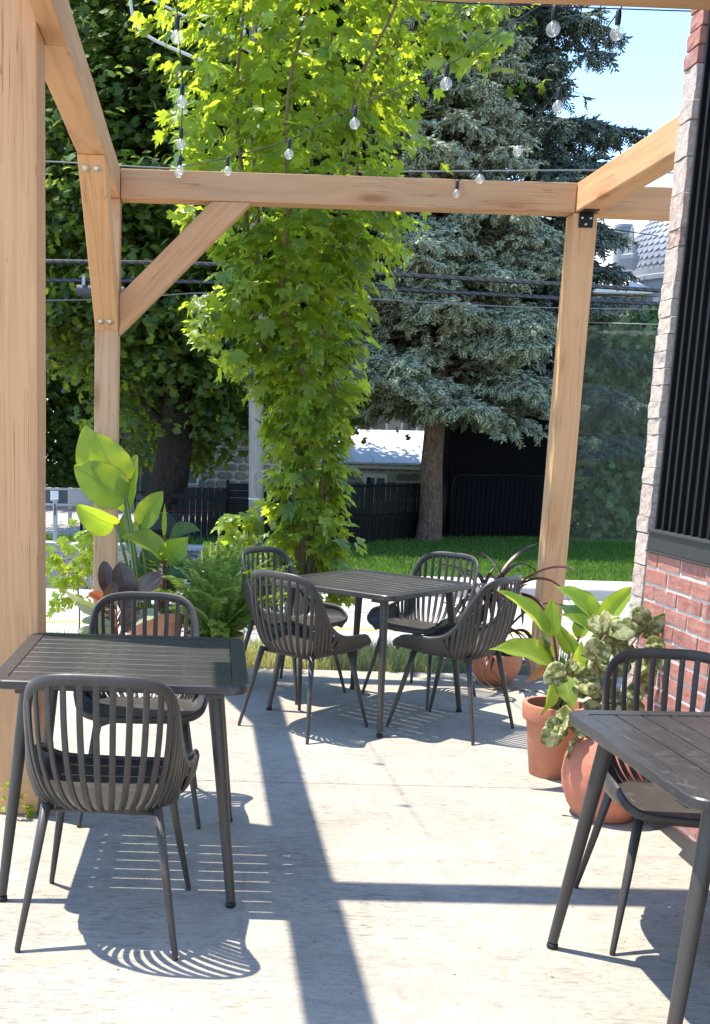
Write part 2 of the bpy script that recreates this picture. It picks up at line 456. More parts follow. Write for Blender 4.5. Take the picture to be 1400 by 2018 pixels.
def m_glass_bulb():
    t = NT('clear_bulb_glass')
    fr = t.n('LayerWeight', Blend=0.35).outputs['Facing']
    g = t.n('BsdfGlossy', Roughness=0.16); g.inputs[0].default_value = (0.95, 0.95, 0.95, 1)
    tr = t.n('BsdfTransparent'); tr.inputs[0].default_value = (0.93, 0.95, 0.95, 1)
    mx = t.n('MixShader', Fac=t.math('ADD', t.math('MULTIPLY', t.math('POWER', fr, 3.0), 0.6), 0.05))
    t.t.links.new(tr.outputs[0], mx.inputs[1]); t.t.links.new(g.outputs[0], mx.inputs[2])
    df = t.n('BsdfTranslucent'); df.inputs[0].default_value = (0.9, 0.9, 0.88, 1)
    m2 = t.n('MixShader', Fac=0.14); t.t.links.new(mx.outputs[0], m2.inputs[1]); t.t.links.new(df.outputs[0], m2.inputs[2])
    return t.done(m2.outputs[0])
def m_vinyl():
    t = NT('clear_vinyl')
    w1 = t.noise(t.coord(scale=(1.0, 1, 1.6)), 7.0, 7, 0.75, 1.0)
    bm = t.bump(w1, 0.22, 0.02)
    fr = t.n('Fresnel', IOR=1.2); t.t.links.new(bm, fr.inputs['Normal'])
    g = t.n('BsdfGlossy', Roughness=0.04); t.t.links.new(bm, g.inputs['Normal'])
    g.inputs[0].default_value = (0.8, 0.95, 0.9, 1)
    rr_ = t.n('BsdfRefraction', Roughness=0.02, IOR=1.12); t.t.links.new(bm, rr_.inputs['Normal'])
    rr_.inputs[0].default_value = (0.90, 0.97, 0.93, 1)
    tp = t.n('BsdfTransparent'); tp.inputs[0].default_value = (0.92, 0.97, 0.94, 1)
    rf = t.n('MixShader', Fac=0.7); t.t.links.new(rr_.outputs[0], rf.inputs[1]); t.t.links.new(tp.outputs[0], rf.inputs[2])
    df = t.n('BsdfDiffuse'); df.inputs[0].default_value = (0.45, 0.55, 0.50, 1)
    a = t.n('MixShader', Fac=0.045); t.t.links.new(rf.outputs[0], a.inputs[1]); t.t.links.new(df.outputs[0], a.inputs[2])
    b = t.n('MixShader', Fac=fr.outputs[0]); t.t.links.new(a.outputs[0], b.inputs[1]); t.t.links.new(g.outputs[0], b.inputs[2])
    return t.done(b.outputs[0])
def m_mesh_screen():
    t = NT('black_privacy_mesh')
    ch = t.n('TexChecker', Vector=t.coord(scale=(1, 1, 1), offset=False), Scale=26.0).outputs['Fac']
    c = t.mix(t.math('MULTIPLY', ch, 0.5), (0.003, 0.003, 0.0045), (0.006, 0.006, 0.009))
    return t.done(t.pbsdf(c, 0.8, 0.08, t.bump(ch, 0.3, 0.01)))

M = {}
M['wood'] = m_wood('cedar_timber', (0.66, 0.385, 0.195), (0.52, 0.275, 0.125), 0.16)
M['wood_grey'] = m_wood('weathered_timber', (0.58, 0.38, 0.225), (0.46, 0.28, 0.155), 0.4)
M['concrete'] = m_concrete()
M['chair'] = m_chair()
M['leg'] = m_plain('charcoal_powder_coat', (0.050, 0.044, 0.038), 0.42, 0.45, 0.1, 30)
M['table'] = m_table()
M['glide'] = m_plain('black_rubber', (0.012, 0.012, 0.012), 0.6)
M['brick'] = m_brick(); M['brick_rough'] = m_brick_rough()
M['mortar'] = m_plain('grey_mortar', (0.58, 0.54, 0.48), 0.95, 0.1, 0.25, 20, 0.6)
M['blackmetal'] = m_plain('black_steel_siding', (0.006, 0.006, 0.007), 0.42, 0.35, 0.15, 8)
M['sill'] = m_plain('dark_sill_metal', (0.04, 0.038, 0.037), 0.5, 0.4, 0.15, 14)
M['bracket'] = m_plain('black_bracket', (0.010, 0.010, 0.011), 0.45)
M['zinc'] = m_plain('zinc_bolt', (0.55, 0.54, 0.46), 0.35, 0.5, 0.1, 20, 0.0, 0.9)
M['terra'] = m_terracotta('terracotta', (0.50, 0.20, 0.115))
M['terra_pale'] = m_terracotta('pale_terracotta', (0.56, 0.29, 0.18))
M['terra_glaze'] = m_terracotta('smooth_terracotta', (0.50, 0.185, 0.115))
M['soil'] = m_ground('potting_soil', (0.03, 0.022, 0.016), (0.07, 0.05, 0.035), 20, bs=120)
M['banana'] = m_leaf('paddle_leaf', (0.10, 0.19, 0.035), (0.50, 0.64, 0.03), 0.5, 0.33, 0.5, 0.1, 0.8, 85)
M['canna'] = m_leaf('canna_leaf', (0.13, 0.24, 0.045), (0.62, 0.78, 0.05), 0.5, 0.36, 0.5, 0.12, 0.75, 70)
M['dkgreen'] = m_leaf('dark_canna_leaf', (0.035, 0.085, 0.03), (0.16, 0.30, 0.03), 0.3, 0.3, 0.5, 0.15, 0.4, 50)
M['rubber'] = m_leaf('burgundy_rubber_leaf', (0.030, 0.020, 0.017), (0.16, 0.06, 0.03), 0.18, 0.16, 0.6, 0.2, 0.15, 60)
M['palegreen'] = m_leaf('pale_leaf_underside', (0.30, 0.33, 0.22), (0.35, 0.4, 0.12), 0.3, 0.5, 0.3, 0.1, 0.2, 50)
M['rusty'] = m_leaf('red_leaf', (0.40, 0.10, 0.05), (0.6, 0.15, 0.05), 0.4, 0.4, 0.4, 0.1, 0.2, 50)
M['pink'] = m_leaf('pink_leaf', (0.42, 0.19, 0.15), (0.5, 0.2, 0.12), 0.3, 0.45, 0.3, 0.1, 0.3, 50)
M['stalk'] = m_plain('green_stalk', (0.10, 0.17, 0.05), 0.5, 0.4, 0.3, 10)
M['redstalk'] = m_plain('reddish_stalk', (0.20, 0.075, 0.045), 0.5, 0.4, 0.3, 10)
M['fern'] = m_leaf('fern_frond', (0.13, 0.22, 0.05), (0.42, 0.56, 0.06), 0.35, 0.45, 0.35, 0.35)
M['vine'] = m_leaf('vine_leaf', (0.16, 0.25, 0.035), (0.60, 0.68, 0.05), 0.5, 0.45, 0.3, 0.2)
M['cactus'] = m_leaf('variegated_pad', (0.21, 0.26, 0.075), (0.46, 0.52, 0.10), 0.28, 0.6, 0.2, 0.4, 0, 30, 0.8)
M['purple'] = m_leaf('purple_strap', (0.055, 0.025, 0.026), (0.16, 0.04, 0.035), 0.2, 0.32, 0.5, 0.45)
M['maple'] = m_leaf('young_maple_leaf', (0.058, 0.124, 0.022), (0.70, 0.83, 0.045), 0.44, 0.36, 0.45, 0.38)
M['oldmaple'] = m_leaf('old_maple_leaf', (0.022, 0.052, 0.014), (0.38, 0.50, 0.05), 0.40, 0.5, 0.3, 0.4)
M['spruce'] = m_leaf('blue_spruce_needles', (0.32, 0.36, 0.245), (0.17, 0.22, 0.09), 0.08, 0.55, 0.3, 0.4)
M['spruce2'] = m_leaf('dark_spruce_needles', (0.12, 0.16, 0.125), (0.09, 0.13, 0.08), 0.06, 0.55, 0.3, 0.4)
M['cedar'] = m_leaf('hedge_leaf', (0.12, 0.18, 0.06), (0.2, 0.3, 0.05), 0.2, 0.55, 0.3, 0.4)
M['grass'] = m_leaf('grass_blade', (0.065, 0.14, 0.02), (0.26, 0.42, 0.03), 0.35, 0.5, 0.3, 0.35)
M['drygrass'] = m_leaf('dry_grass_blade', (0.48, 0.45, 0.19), (0.70, 0.68, 0.24), 0.35, 0.6, 0.2, 0.35)
M['bark'] = m_bark('maple_bark', (0.020, 0.015, 0.012), (0.055, 0.042, 0.032))
M['sprucebark'] = m_bark('spruce_bark', (0.085, 0.052, 0.036), (0.22, 0.15, 0.11), (4, 4, 2.2))
M['twig'] = m_plain('young_bark', (0.17, 0.13, 0.075), 0.8, 0.2, 0.3, 20)
M['polewood'] = m_bark('pole_wood', (0.34, 0.29, 0.24), (0.50, 0.45, 0.39), (14, 14, 0.5))
M['lawn'] = m_ground('lawn_turf', (0.035, 0.085, 0.013), (0.055, 0.12, 0.02), 1.2, (0.02, 0.05, 0.01), bs=120)
M['soilbank'] = m_ground('bare_soil', (0.11, 0.085, 0.06), (0.18, 0.145, 0.10), 8, bs=70)
M['road'] = m_ground('worn_asphalt', (0.36, 0.35, 0.335), (0.43, 0.415, 0.39), 0.7, (0.30, 0.29, 0.28), bs=160, bd=0.004)
M['yellow'] = m_ground('road_paint_yellow', (0.55, 0.42, 0.12), (0.62, 0.50, 0.2), 6, (0.45, 0.36, 0.15), bs=90)
M['kerb'] = m_ground('kerb_concrete', (0.40, 0.38, 0.35), (0.48, 0.46, 0.42), 3, (0.3, 0.29, 0.27), bs=60)
M['gravel'] = m_ground('grey_gravel', (0.10, 0.105, 0.115), (0.20, 0.205, 0.215), 14, (0.05, 0.052, 0.06), bs=45, bump=1.0, bd=0.04)
M['lot'] = m_ground('pale_gravel_lot', (0.42, 0.38, 0.35), (0.5, 0.46, 0.43), 1, (0.36, 0.33, 0.3), bs=50)
M['fence'] = m_plain('black_vinyl_fence', (0.0045, 0.0042, 0.0045), 0.6, 0.15, 0.2, 12)
M['board'] = m_wood('black_stained_board', (0.010, 0.009, 0.009), (0.005, 0.005, 0.005), 0.02)
M['screen'] = m_mesh_screen()
M['galv'] = m_plain('galvanised_wire', (0.32, 0.32, 0.31), 0.5, 0.5, 0.2, 10, 0, 0.4)
M['whitepost'] = m_plain('grey_white_post', (0.45, 0.42, 0.40), 0.7, 0.3, 0.2, 6, 0.2)
M['rope'] = m_plain('red_cord', (0.20, 0.03, 0.035), 0.7)
M['slate'] = m_plain('dark_board', (0.07, 0.075, 0.08), 0.6)
M['paper'] = m_plain('white_paper', (0.78, 0.80, 0.84), 0.8, 0.2, 0.04)
M['stone'] = m_stone(); M['stonewall'] = m_stonewall()
M['stonemortar'] = m_plain('pale_mortar', (0.50, 0.47, 0.42), 0.95, 0.1, 0.2, 6, 0.5)
M['white'] = m_plain('white_paint', (0.74, 0.73, 0.71), 0.6, 0.3, 0.06)
M['roofwhite'] = m_plain('white_metal_roof', (0.62, 0.62, 0.60), 0.5, 0.4, 0.1, 2)
M['silver'] = m_plain('silver_tin_roof', (0.25, 0.265, 0.29), 0.5, 0.5, 0.12, 5, 0, 0.15)
M['pane'] = m_plain('dark_window_glass', (0.10, 0.14, 0.17), 0.08, 0.6, 0.2, 2)
M['cable'] = m_plain('black_cable', (0.018, 0.018, 0.02), 0.35, 0.5)
M['cablegrey'] = m_plain('grey_cable', (0.16, 0.16, 0.16), 0.5, 0.4)
M['cablewhite'] = m_plain('pale_service_cable', (0.40, 0.42, 0.38), 0.6, 0.3)
M['ceramic'] = m_plain('grey_porcelain', (0.42, 0.43, 0.44), 0.3, 0.5)
M['greybox'] = m_plain('grey_splice_case', (0.06, 0.06, 0.062), 0.6)
M['socket'] = m_plain('black_socket', (0.012, 0.012, 0.013), 0.5)
M['bulb'] = m_glass_bulb()
M['filament'] = m_plain('cream_filament', (0.80, 0.72, 0.60), 0.5)
M['vinyl'] = m_vinyl()
M['base'] = m_plain('dark_subbase', (0.06, 0.055, 0.05), 0.95)

# ------------------------------------------------------------------ ground, patio, road
G = -0.30
PATIO_Y = 7.0
patio = empty('patio', (0, 0, 0), 'pale broomed concrete patio under the timber frame', 'patio', kind='structure')
xs = [(-9.0, -4.3), (-4.292, 1.885)]
ysl = [(-6.0, 0.9), (0.908, 4.588), (4.596, PATIO_Y)]
for (x0, x1) in xs:
    for (y0, y1) in ysl:
        b = MB(); b.box((x0, y0, -0.14), (x1, y1, 0.0)); b.build('concrete_slab', M['concrete'], patio, bevel=0.005)
b = MB(); b.box((1.891, 4.70, -0.14), (6.0, PATIO_Y, 0.0)); b.build('concrete_slab', M['concrete'], patio, bevel=0.005)

# one big ground sheet reaching the horizon, with the bank falling from the patio to street level
def strip(name, pts, x0, x1, mat, nx=2, label=None, kind='structure'):
    V = []; F = []
    X = np.linspace(x0, x1, nx)
    for (y, z) in pts:
        for x in X: V.append((x, y, z))
    for j in range(len(pts) - 1):
        for i in range(nx - 1):
            a = j * nx + i; F.append((a, a + 1, a + nx + 1, a + nx))
    o = link(name, mesh(name, V, F, mat), None); tag(o, label, None, None, kind); return o
strip('ground', [(-300, -0.45), (6.5, -0.45), (8.0, -0.36), (14.0, G - 0.02), (700, G - 0.02)], -500, 500, M['lot'], 2, 'pale ground stretching away behind the street')
strip('grass_verge', [(7.004, -0.05), (7.3, -0.03), (7.9, -0.08), (8.5, G + 0.0), (8.6, G - 0.008)], -10, 12, M['soilbank'], 2, 'strip of soil along the patio edge')
strip('road', [(8.4, G - 0.004), (12.75, G - 0.004)], -60, 60, M['road'], 2, 'sun bleached street behind the patio')
for x0, x1 in ((-60, 60),):
    strip('road_marking', [(10.28, G), (10.43, G)], x0, x1, M['yellow'], 2, 'yellow centre line on the street')
b = MB(); b.box((-0.2, 12.75, G - 0.1), (60, 12.93, G + 0.13)); k = b.build('kerb', M['kerb'], None, bevel=0.02, seg=2); tag(k, 'pale concrete kerb along the lawn', kind='structure')
strip('pavement', [(12.93, G + 0.115), (13.75, G + 0.115), (13.76, G + 0.03)], -0.2, 60, M['kerb'], 2, 'narrow concrete pavement along the lawn')
strip('lawn', [(13.7, G + 0.01), (16, G + 0.05), (19, G + 0.1), (30, G + 0.1)], 0.2, 40, M['lawn'], 2, 'shaded lawn below the spruce')
strip('gravel_patch', [(12.6, G + 0.0), (17.0, G + 0.02)], -30, 0.19, M['gravel'], 2, 'grey gravel patch across the street')
b = MB(); b.box((-30, 17.0, G - 0.1), (0.6, 17.25, G + 0.10)); tag(b.build('kerb', M['kerb'], None, bevel=0.02), 'concrete kerb behind the gravel patch', kind='structure')
strip('far_lawn', [(17.25, G + 0.03), (18.3, G + 0.03)], -30, 0.6, M['lawn'], 2, 'green grass edge behind the gravel patch')
strip('far_lawn', [(27, G + 0.02), (60, G + 0.03)], -60, -4, M['lawn'], 2, 'green lawn far behind the wire fence')

def grass(name, n, area, h, w, mat, lean=0.35, zf=None):
    x0, x1, y0, y1 = area
    P = np.stack([rng.uniform(x0, x1, n), rng.uniform(y0, y1, n), np.zeros(n)], 1)
    P[:, 2] = zf(P[:, 0], P[:, 1])
    tv = np.array([(-0.5, 0, 0), (0.5, 0, 0), (0.35, 0.15, 0.55), (0.0, 0.55, 1.0), (-0.35, 0.15, 0.55)])
    tf = np.array([(0, 1, 2), (0, 2, 4), (4, 2, 3)])
    a = rng.uniform(0, 2 * PI, n); hh = h * rng.uniform(0.45, 1.2, n); ww = w * rng.uniform(0.6, 1.3, n); le = lean * rng.uniform(0.2, 1.6, n)
    R = np.zeros((n, 3, 3)); ca, sa = np.cos(a), np.sin(a)
    R[:, 0, 0] = ca * ww; R[:, 1, 0] = sa * ww
    R[:, 0, 1] = -sa * hh * le; R[:, 1, 1] = ca * hh * le
    R[:, 2, 2] = hh
    V, T = scatter(tv, tf, R, P)
    o = link(name, npmesh(name, V, T, mat)); tag(o, None, 'grass', None, 'stuff'); return o
zverge = lambda x, y: np.interp(y, [7.0, 7.3, 7.9, 8.5], [-0.05, -0.03, -0.08, G])
o = grass('verge_grass', 22000, (-5, 1.65, 7.05, 8.0), 0.15, 0.006, M['drygrass'], 0.9, zverge); tag(o, 'dry pale grass growing along the patio edge')
o = grass('verge_grass', 6000, (-5, 8, 7.16, 8.2), 0.16, 0.007, M['grass'], 0.5, zverge); tag(o, 'green grass tufts growing along the patio edge')
zl = lambda x, y: np.interp(y, [13.7, 16, 19, 30], [G + 0.01, G + 0.05, G + 0.1, G + 0.1])
o = grass('lawn_grass', 60000, (1.2, 9.5, 13.75, 20.0), 0.07, 0.014, M['grass'], 0.8, zl); tag(o, 'mown grass of the shaded lawn')
o = grass('far_grass', 5000, (-6, 0.5, 17.26, 18.3), 0.14, 0.014, M['grass'], 0.5, lambda x, y: x * 0 + G + 0.03); tag(o, 'grass edge below the wire fence')
# loose gravel
n = 5000
P = np.stack([rng.uniform(-5, 0.15, n), rng.uniform(12.65, 16.95, n), np.full(n, G + 0.02)], 1)
tv = np.array([(1, 0, 0), (-0.6, 0.8, 0), (-0.5, -0.8, 0), (0.1, 0.1, 0.8)]); tf = np.array([(0, 1, 3), (1, 2, 3), (2, 0, 3)])
s = rng.uniform(0.015, 0.05, n); a = rng.uniform(0, 6.28, n)
R = np.zeros((n, 3, 3)); R[:, 0, 0] = np.cos(a) * s; R[:, 0, 1] = -np.sin(a) * s; R[:, 1, 0] = np.sin(a) * s; R[:, 1, 1] = np.cos(a) * s; R[:, 2, 2] = s
V, T = scatter(tv, tf, R, P); o = link('loose_gravel', npmesh('loose_gravel', V, T, M['gravel'])); tag(o, 'loose grey stones on the gravel patch', 'gravel', None, 'stuff')

# ------------------------------------------------------------------ timber frame
def timber(name, p0, p1, w, h, up, parent, mat, sh0=0.0, sh1=0.0, bev=0.006):
    """beam from p0 to p1 (centre line), width w across, height h along up; ends sheared by sh0/sh1"""
    p0, p1, up = Vector(p0), Vector(p1), Vector(up)
    d = (p1 - p0); L = d.length; x = d.normalized()
    z = (up - x * up.dot(x)).normalized(); y = z.cross(x)
    nseg = max(2, int(L / 0.3)); V = []; F = []
    for i in range(nseg + 1):
        tt = i / nseg
        wob = [random.uniform(-1, 1) * 0.0012 for _ in range(8)]
        for k, (sy, sz) in enumerate(((-1, -1), (1, -1), (1, 1), (-1, 1))):
            yy = sy * w / 2 + wob[k]; zz = sz * h / 2 + wob[k + 4]
            xx = L * tt + (sh0 * (1 - tt) + sh1 * tt) * zz
            V.append((xx, yy, zz))
    for i in range(nseg):
        for k in range(4):
            a = i * 4 + k; c = i * 4 + (k + 1) % 4
            F.append((a, a + 4, c + 4, c))
    F.append((0, 1, 2, 3)); e = nseg * 4; F.append((e + 3, e + 2, e + 1, e))
    me = mesh(name, V, F, mat)
    bm = bmesh.new(); bm.from_mesh(me)
    bmesh.ops.recalc_face_normals(bm, faces=bm.faces)
    ed = [e for e in bm.edges if e.calc_face_angle(0) > 0.6]
    bmesh.ops.bevel(bm, geom=ed, offset=bev, segments=2, profile=0.6, affect='EDGES')
    bm.to_mesh(me); bm.free()
    m = Matrix(((x.x, y.x, z.x, p0.x), (x.y, y.y, z.y, p0.y), (x.z, y.z, z.z, p0.z), (0, 0, 0, 1)))
    return wlink(name, me, parent, m)
ZB, ZT = 2.892, 3.060
XL0, XL1 = -0.672, -0.530
perg = empty('pergola', (-0.6, 4.2, 0), 'open frame of pale cedar posts, beams and braces over the patio', 'pergola')
YP0, YP1 = 6.9, 7.05
up = (0, 0, 1)
near = timber('post', (-0.705, 4.215, 0), (-0.705, 4.215, ZT), 0.186, 0.21, (0, 1, 0), perg, M['wood'])
postL = timber('post', (-0.603, 6.972, 0), (-0.603, 6.972, ZB - 0.002), 0.146, 0.146, (0, 1, 0), perg, M['wood_grey'])
postR = timber('post', (2.296, 6.977, 0), (2.292, 6.977, ZB - 0.002), 0.146, 0.146, (0, 1, 0), perg, M['wood'])
zc = (ZB + ZT) / 2; hh = ZT - ZB
beamL2 = timber('beam', (-0.601, -1.0, zc), (-0.601, 3.858, zc), 0.140, hh, up, perg, M['wood'])
beamL3 = timber('beam', (-0.5705, 3.860, zc), (-0.5705, 4.320, zc), 0.079, hh, up, perg, M['wood'])
beamL = timber('beam', (-0.601, 4.322, zc), (-0.601, 7.05, zc), 0.140, hh, up, perg, M['wood'])
beamF = timber('beam', (-0.527, 6.97, zc), (2.222, 6.97, zc - 0.0), 0.140, hh, up, perg, M['wood'])
beamR = timber('beam', (2.296, 7.05, zc + 0.003), (2.296, 4.72, zc + 0.003), 0.140, hh, up, perg, M['wood'])
beamE = timber('beam', (2.370, 6.985, zc - 0.004), (5.4, 6.985, zc - 0.004), 0.140, hh, up, perg, M['wood'])
beamN = timber('beam', (-0.529, 3.728, zc), (1.95, 3.728, zc), 0.140, hh, up, perg, M['wood'])
# braces
def brace(p_low, p_high, nrm, mat):
    return timber('brace', p_low, p_high, 0.128, 0.178, nrm, perg, mat)
def prism_brace(pts, axis, c, w, mat):
    """brace cut flush with post and beam: side outline pts in the plane, thickness w about c"""
    P = [Vector(p) for p in pts]
    d = (P[3] - P[0]).normalized() if False else ((P[1] + P[2]) / 2 - (P[0] + P[3]) / 2).normalized()
    ax = Vector(axis); z = ax.cross(d); y = ax
    o = (P[0] + P[3]) / 2
    V = []
    for s in (-w / 2, w / 2):
        for p in P:
            q = p - o; V.append((q.dot(d), s, q.dot(z)))
    F = [(0, 1, 2, 3), (7, 6, 5, 4)] + [(i, i + 4, (i + 1) % 4 + 4, (i + 1) % 4) for i in range(4)]
    me = mesh('brace', V, F, mat)
    bm = bmesh.new(); bm.from_mesh(me); bmesh.ops.recalc_face_normals(bm, faces=bm.faces)
    bmesh.ops.bevel(bm, geom=list(bm.edges), offset=0.004, segments=1, affect='EDGES'); bm.to_mesh(me); bm.free()
    m = Matrix(((d.x, y.x, z.x, o.x), (d.y, y.y, z.y, o.y), (d.z, y.z, z.z, o.z), (0, 0, 0, 1)))
    m.translation += Vector(axis) * c
    return wlink('brace', me, perg, m)
br1 = prism_brace([(-0.528, 6.97, 2.10), (0.262, 6.97, ZB - 0.001), (0.025, 6.97, ZB - 0.001), (-0.528, 6.97, 2.335)], (0, 1, 0), 0.0, 0.134, M['wood'])
br2 = prism_brace([(-0.603, 6.898, 2.12), (-0.603, 5.88, ZB - 0.001), (-0.603, 6.12, ZB - 0.001), (-0.603, 6.898, 2.35)], (1, 0, 0), 0.0, 0.140, M['wood'])
# bolts with washers on the underside of the brace
dB = Vector((0, 5.88 - 6.898, ZB - 2.12)).normalized(); nB = Vector((0, -dB.z, dB.y)).normalized()
if nB.y > 0: nB = -nB
def bolt(p, nrm, parent, r=0.022):
    b = MB(); b.lathe([(r, 0), (r, 0.003), (r * 0.75, 0.004), (r * 0.5, 0.004), (r * 0.5, 0.010), (0.0001, 0.010)], 14)
    q = Vector((0, 0, 1)).rotation_difference(nrm).to_matrix().to_4x4(); q.translation = p
    return wlink('bolt', b.mesh('bolt', M['zinc'], True), parent, q)
for f, sgn in ((0.93, 0), (0.06, 0)):
    for dx in (-0.031, 0.026):
        bolt(Vector((-0.603 + dx, 6.898, 2.12)) + dB * (f * 1.28) + nB * 0.001, nB, br2)
# black angle bracket under the right beam
bk = MB(); bk.box((2.250, 6.898, 2.806), (2.336, 6.903, 2.888)); bk.box((2.246, 6.80, 2.8885), (2.340, 6.898, 2.8935))
brk = wlink('bracket', bk.mesh('bracket', M['bracket'], False, 0.001), perg, Matrix.Identity(4))
for px, pz in ((2.268, 2.862), (2.320, 2.862), (2.292, 2.826)):
    bolt(Vector((px, 6.8975, pz)), Vector((0, -1, 0)), brk, 0.008)

# ------------------------------------------------------------------ brick building
WX = 1.885; YC = 4.635; JAMB = 4.515
bld = empty('brick_building', (WX, 4.0, 0), 'red brick building with black metal window panel and rough corner bricks', 'building')
b = MB()
b.box((WX + 0.0045, -3.0, -0.3), (WX + 3.0, JAMB - 0.0, 1.085)); b.box((WX + 0.012, JAMB + .02, -0.3), (WX + 3.0, YC - 0.006, 5.0))
b.box((WX + 0.16, -3.0, 1.085), (WX + 3.0, JAMB + .0195, 5.0))
wlink('wall', b.mesh('wall', M['mortar']), bld, Matrix.Identity(4))
def brick_mesh(L, D, H, mat, rough, seed):
    r = random.Random(seed); me = MB(); me.box((0, 0, 0), (D, L, H))
    m = me.mesh('brick', mat)
    bm = bmesh.new(); bm.from_mesh(m)
    bmesh.ops.subdivide_edges(bm, edges=list(bm.edges), cuts=2, use_grid_fill=True)
    for v in bm.verts:
        k = rough
        v.co += Vector((r.uniform(-k, k), r.uniform(-k, k) * 0.6, r.uniform(-k, k) * 0.5))
    bmesh.ops.bevel(bm, geom=[e for e in bm.edges if e.calc_face_angle(0) > 0.9], offset=0.0016, segments=1, affect='EDGES')
    bm.to_mesh(m); bm.free()
    return m
CH = 0.0675
full = [brick_mesh(0.203, 0.05, 0.0548, M['brick'], 0.0009, i) for i in range(4)]
half = [brick_mesh(0.096, 0.05, 0.0548, M['brick'], 0.0009, 10 + i) for i in range(2)]
rows = int(1.083 / CH)
for r_ in range(rows):
    z = 0.008 + r_ * CH; y = JAMB - 0.002
    if r_ % 2:
        wlink('brick', half[r_ % 2], bld, Matrix.Translation((WX + random.uniform(-0.002, 0.002), y - 0.098, z))); y -= 0.109
    while y - 0.205 > 2.75:
        y -= 0.205
        wlink('brick', random.choice(full), bld, Matrix.Translation((WX + random.uniform(-0.002, 0.003), y, z))); y -= 0.0105
# rough end bricks running up the corner
rh = [brick_mesh(0.115, 0.17, hh_, M['brick_rough'], 0.0022, 30 + i) for i, hh_ in enumerate((0.066, 0.0658, 0.066, 0.0662))]
rl = [brick_mesh(0.115, 0.17, 0.131, M['brick_rough'], 0.0026, 40), brick_mesh(0.115, 0.17, 0.130, M['brick_rough'], 0.0026, 41)]
rr = [brick_mesh(0.115, 0.17, 0.060, M['brick'], 0.002, 50), brick_mesh(0.115, 0.17, 0.060, M['brick'], 0.002, 51)]
z = 0.005; i = 0
while z < 4.2:
    big = random.random() < 0.12
    red = z > 2.86 or random.random() < 0.02
    me = random.choice(rr) if red else (random.choice(rl) if big else random.choice(rh))
    off = random.uniform(-0.003, 0.003)
    wlink('end_brick', me, bld, Matrix.Translation((WX - 0.006 + off, JAMB + 0.002 + random.uniform(-0.004, 0.010), z)))
    z += CH * 2 if (big and not red) else CH
# black standing seam panel recessed behind the corner bricks, sill and base strip
for i in range(26):
    y1 = JAMB - 0.014 - i * 0.068
    b = MB(); b.box((WX + 0.030, y1 - 0.063, 1.14), (WX + 0.15, y1, 4.6)); b.box((WX + 0.012, y1 - 0.012, 1.14), (WX + 0.030, y1, 4.6))
    wlink('panel_board', b.mesh('panel_board', M['blackmetal'], False, 0.002), bld, Matrix.Identity(4))
b = MB(); b.box((WX - 0.006, -3, 1.086), (WX + 0.15, JAMB - 0.006, 1.165)); b.box((WX - 0.014, -3, 1.160), (WX + 0.15, JAMB - 0.006, 1.172)); b.box((WX - 0.014, -3, 1.078), (WX + 0.02, JAMB - 0.006, 1.0855))
wlink('sill', b.mesh('sill', M['sill'], False, 0.002), bld, Matrix.Identity(4))
b = MB(); b.box((WX - 0.010, -3, 0.0), (WX - 0.0035, 4.45, 0.058))
wlink('base_strip', b.mesh('base_strip', M['sill'], False, 0.002), bld, Matrix.Identity(4))
# black rubber offcut leaning at the wall foot
pts = [(0.0, 0.0), (0.03, 0.055), (0.09, 0.088), (0.18, 0.085), (0.30, 0.06), (0.42, 0.02), (0.46, 0.0)]
V = []; F = []
for s_, dx in ((0, 0.0), (1, 0.022)):
    for (a_, h_) in pts: V.append((WX - 0.05 + dx + h_ * 0.25, 3.83 - a_, h_ + 0.002))
n_ = len(pts)
F = [tuple(range(n_)), tuple(range(2 * n_ - 1, n_ - 1, -1))] + [(i, (i + 1) % n_, (i + 1) % n_ + n_, i + n_) for i in range(n_)]
me = mesh('rubber_guard', V, F, M['sill']); o = link('rubber_guard', me)
tag(o, 'dark curved rubber guard lying at the foot of the brick wall', 'rubber guard')

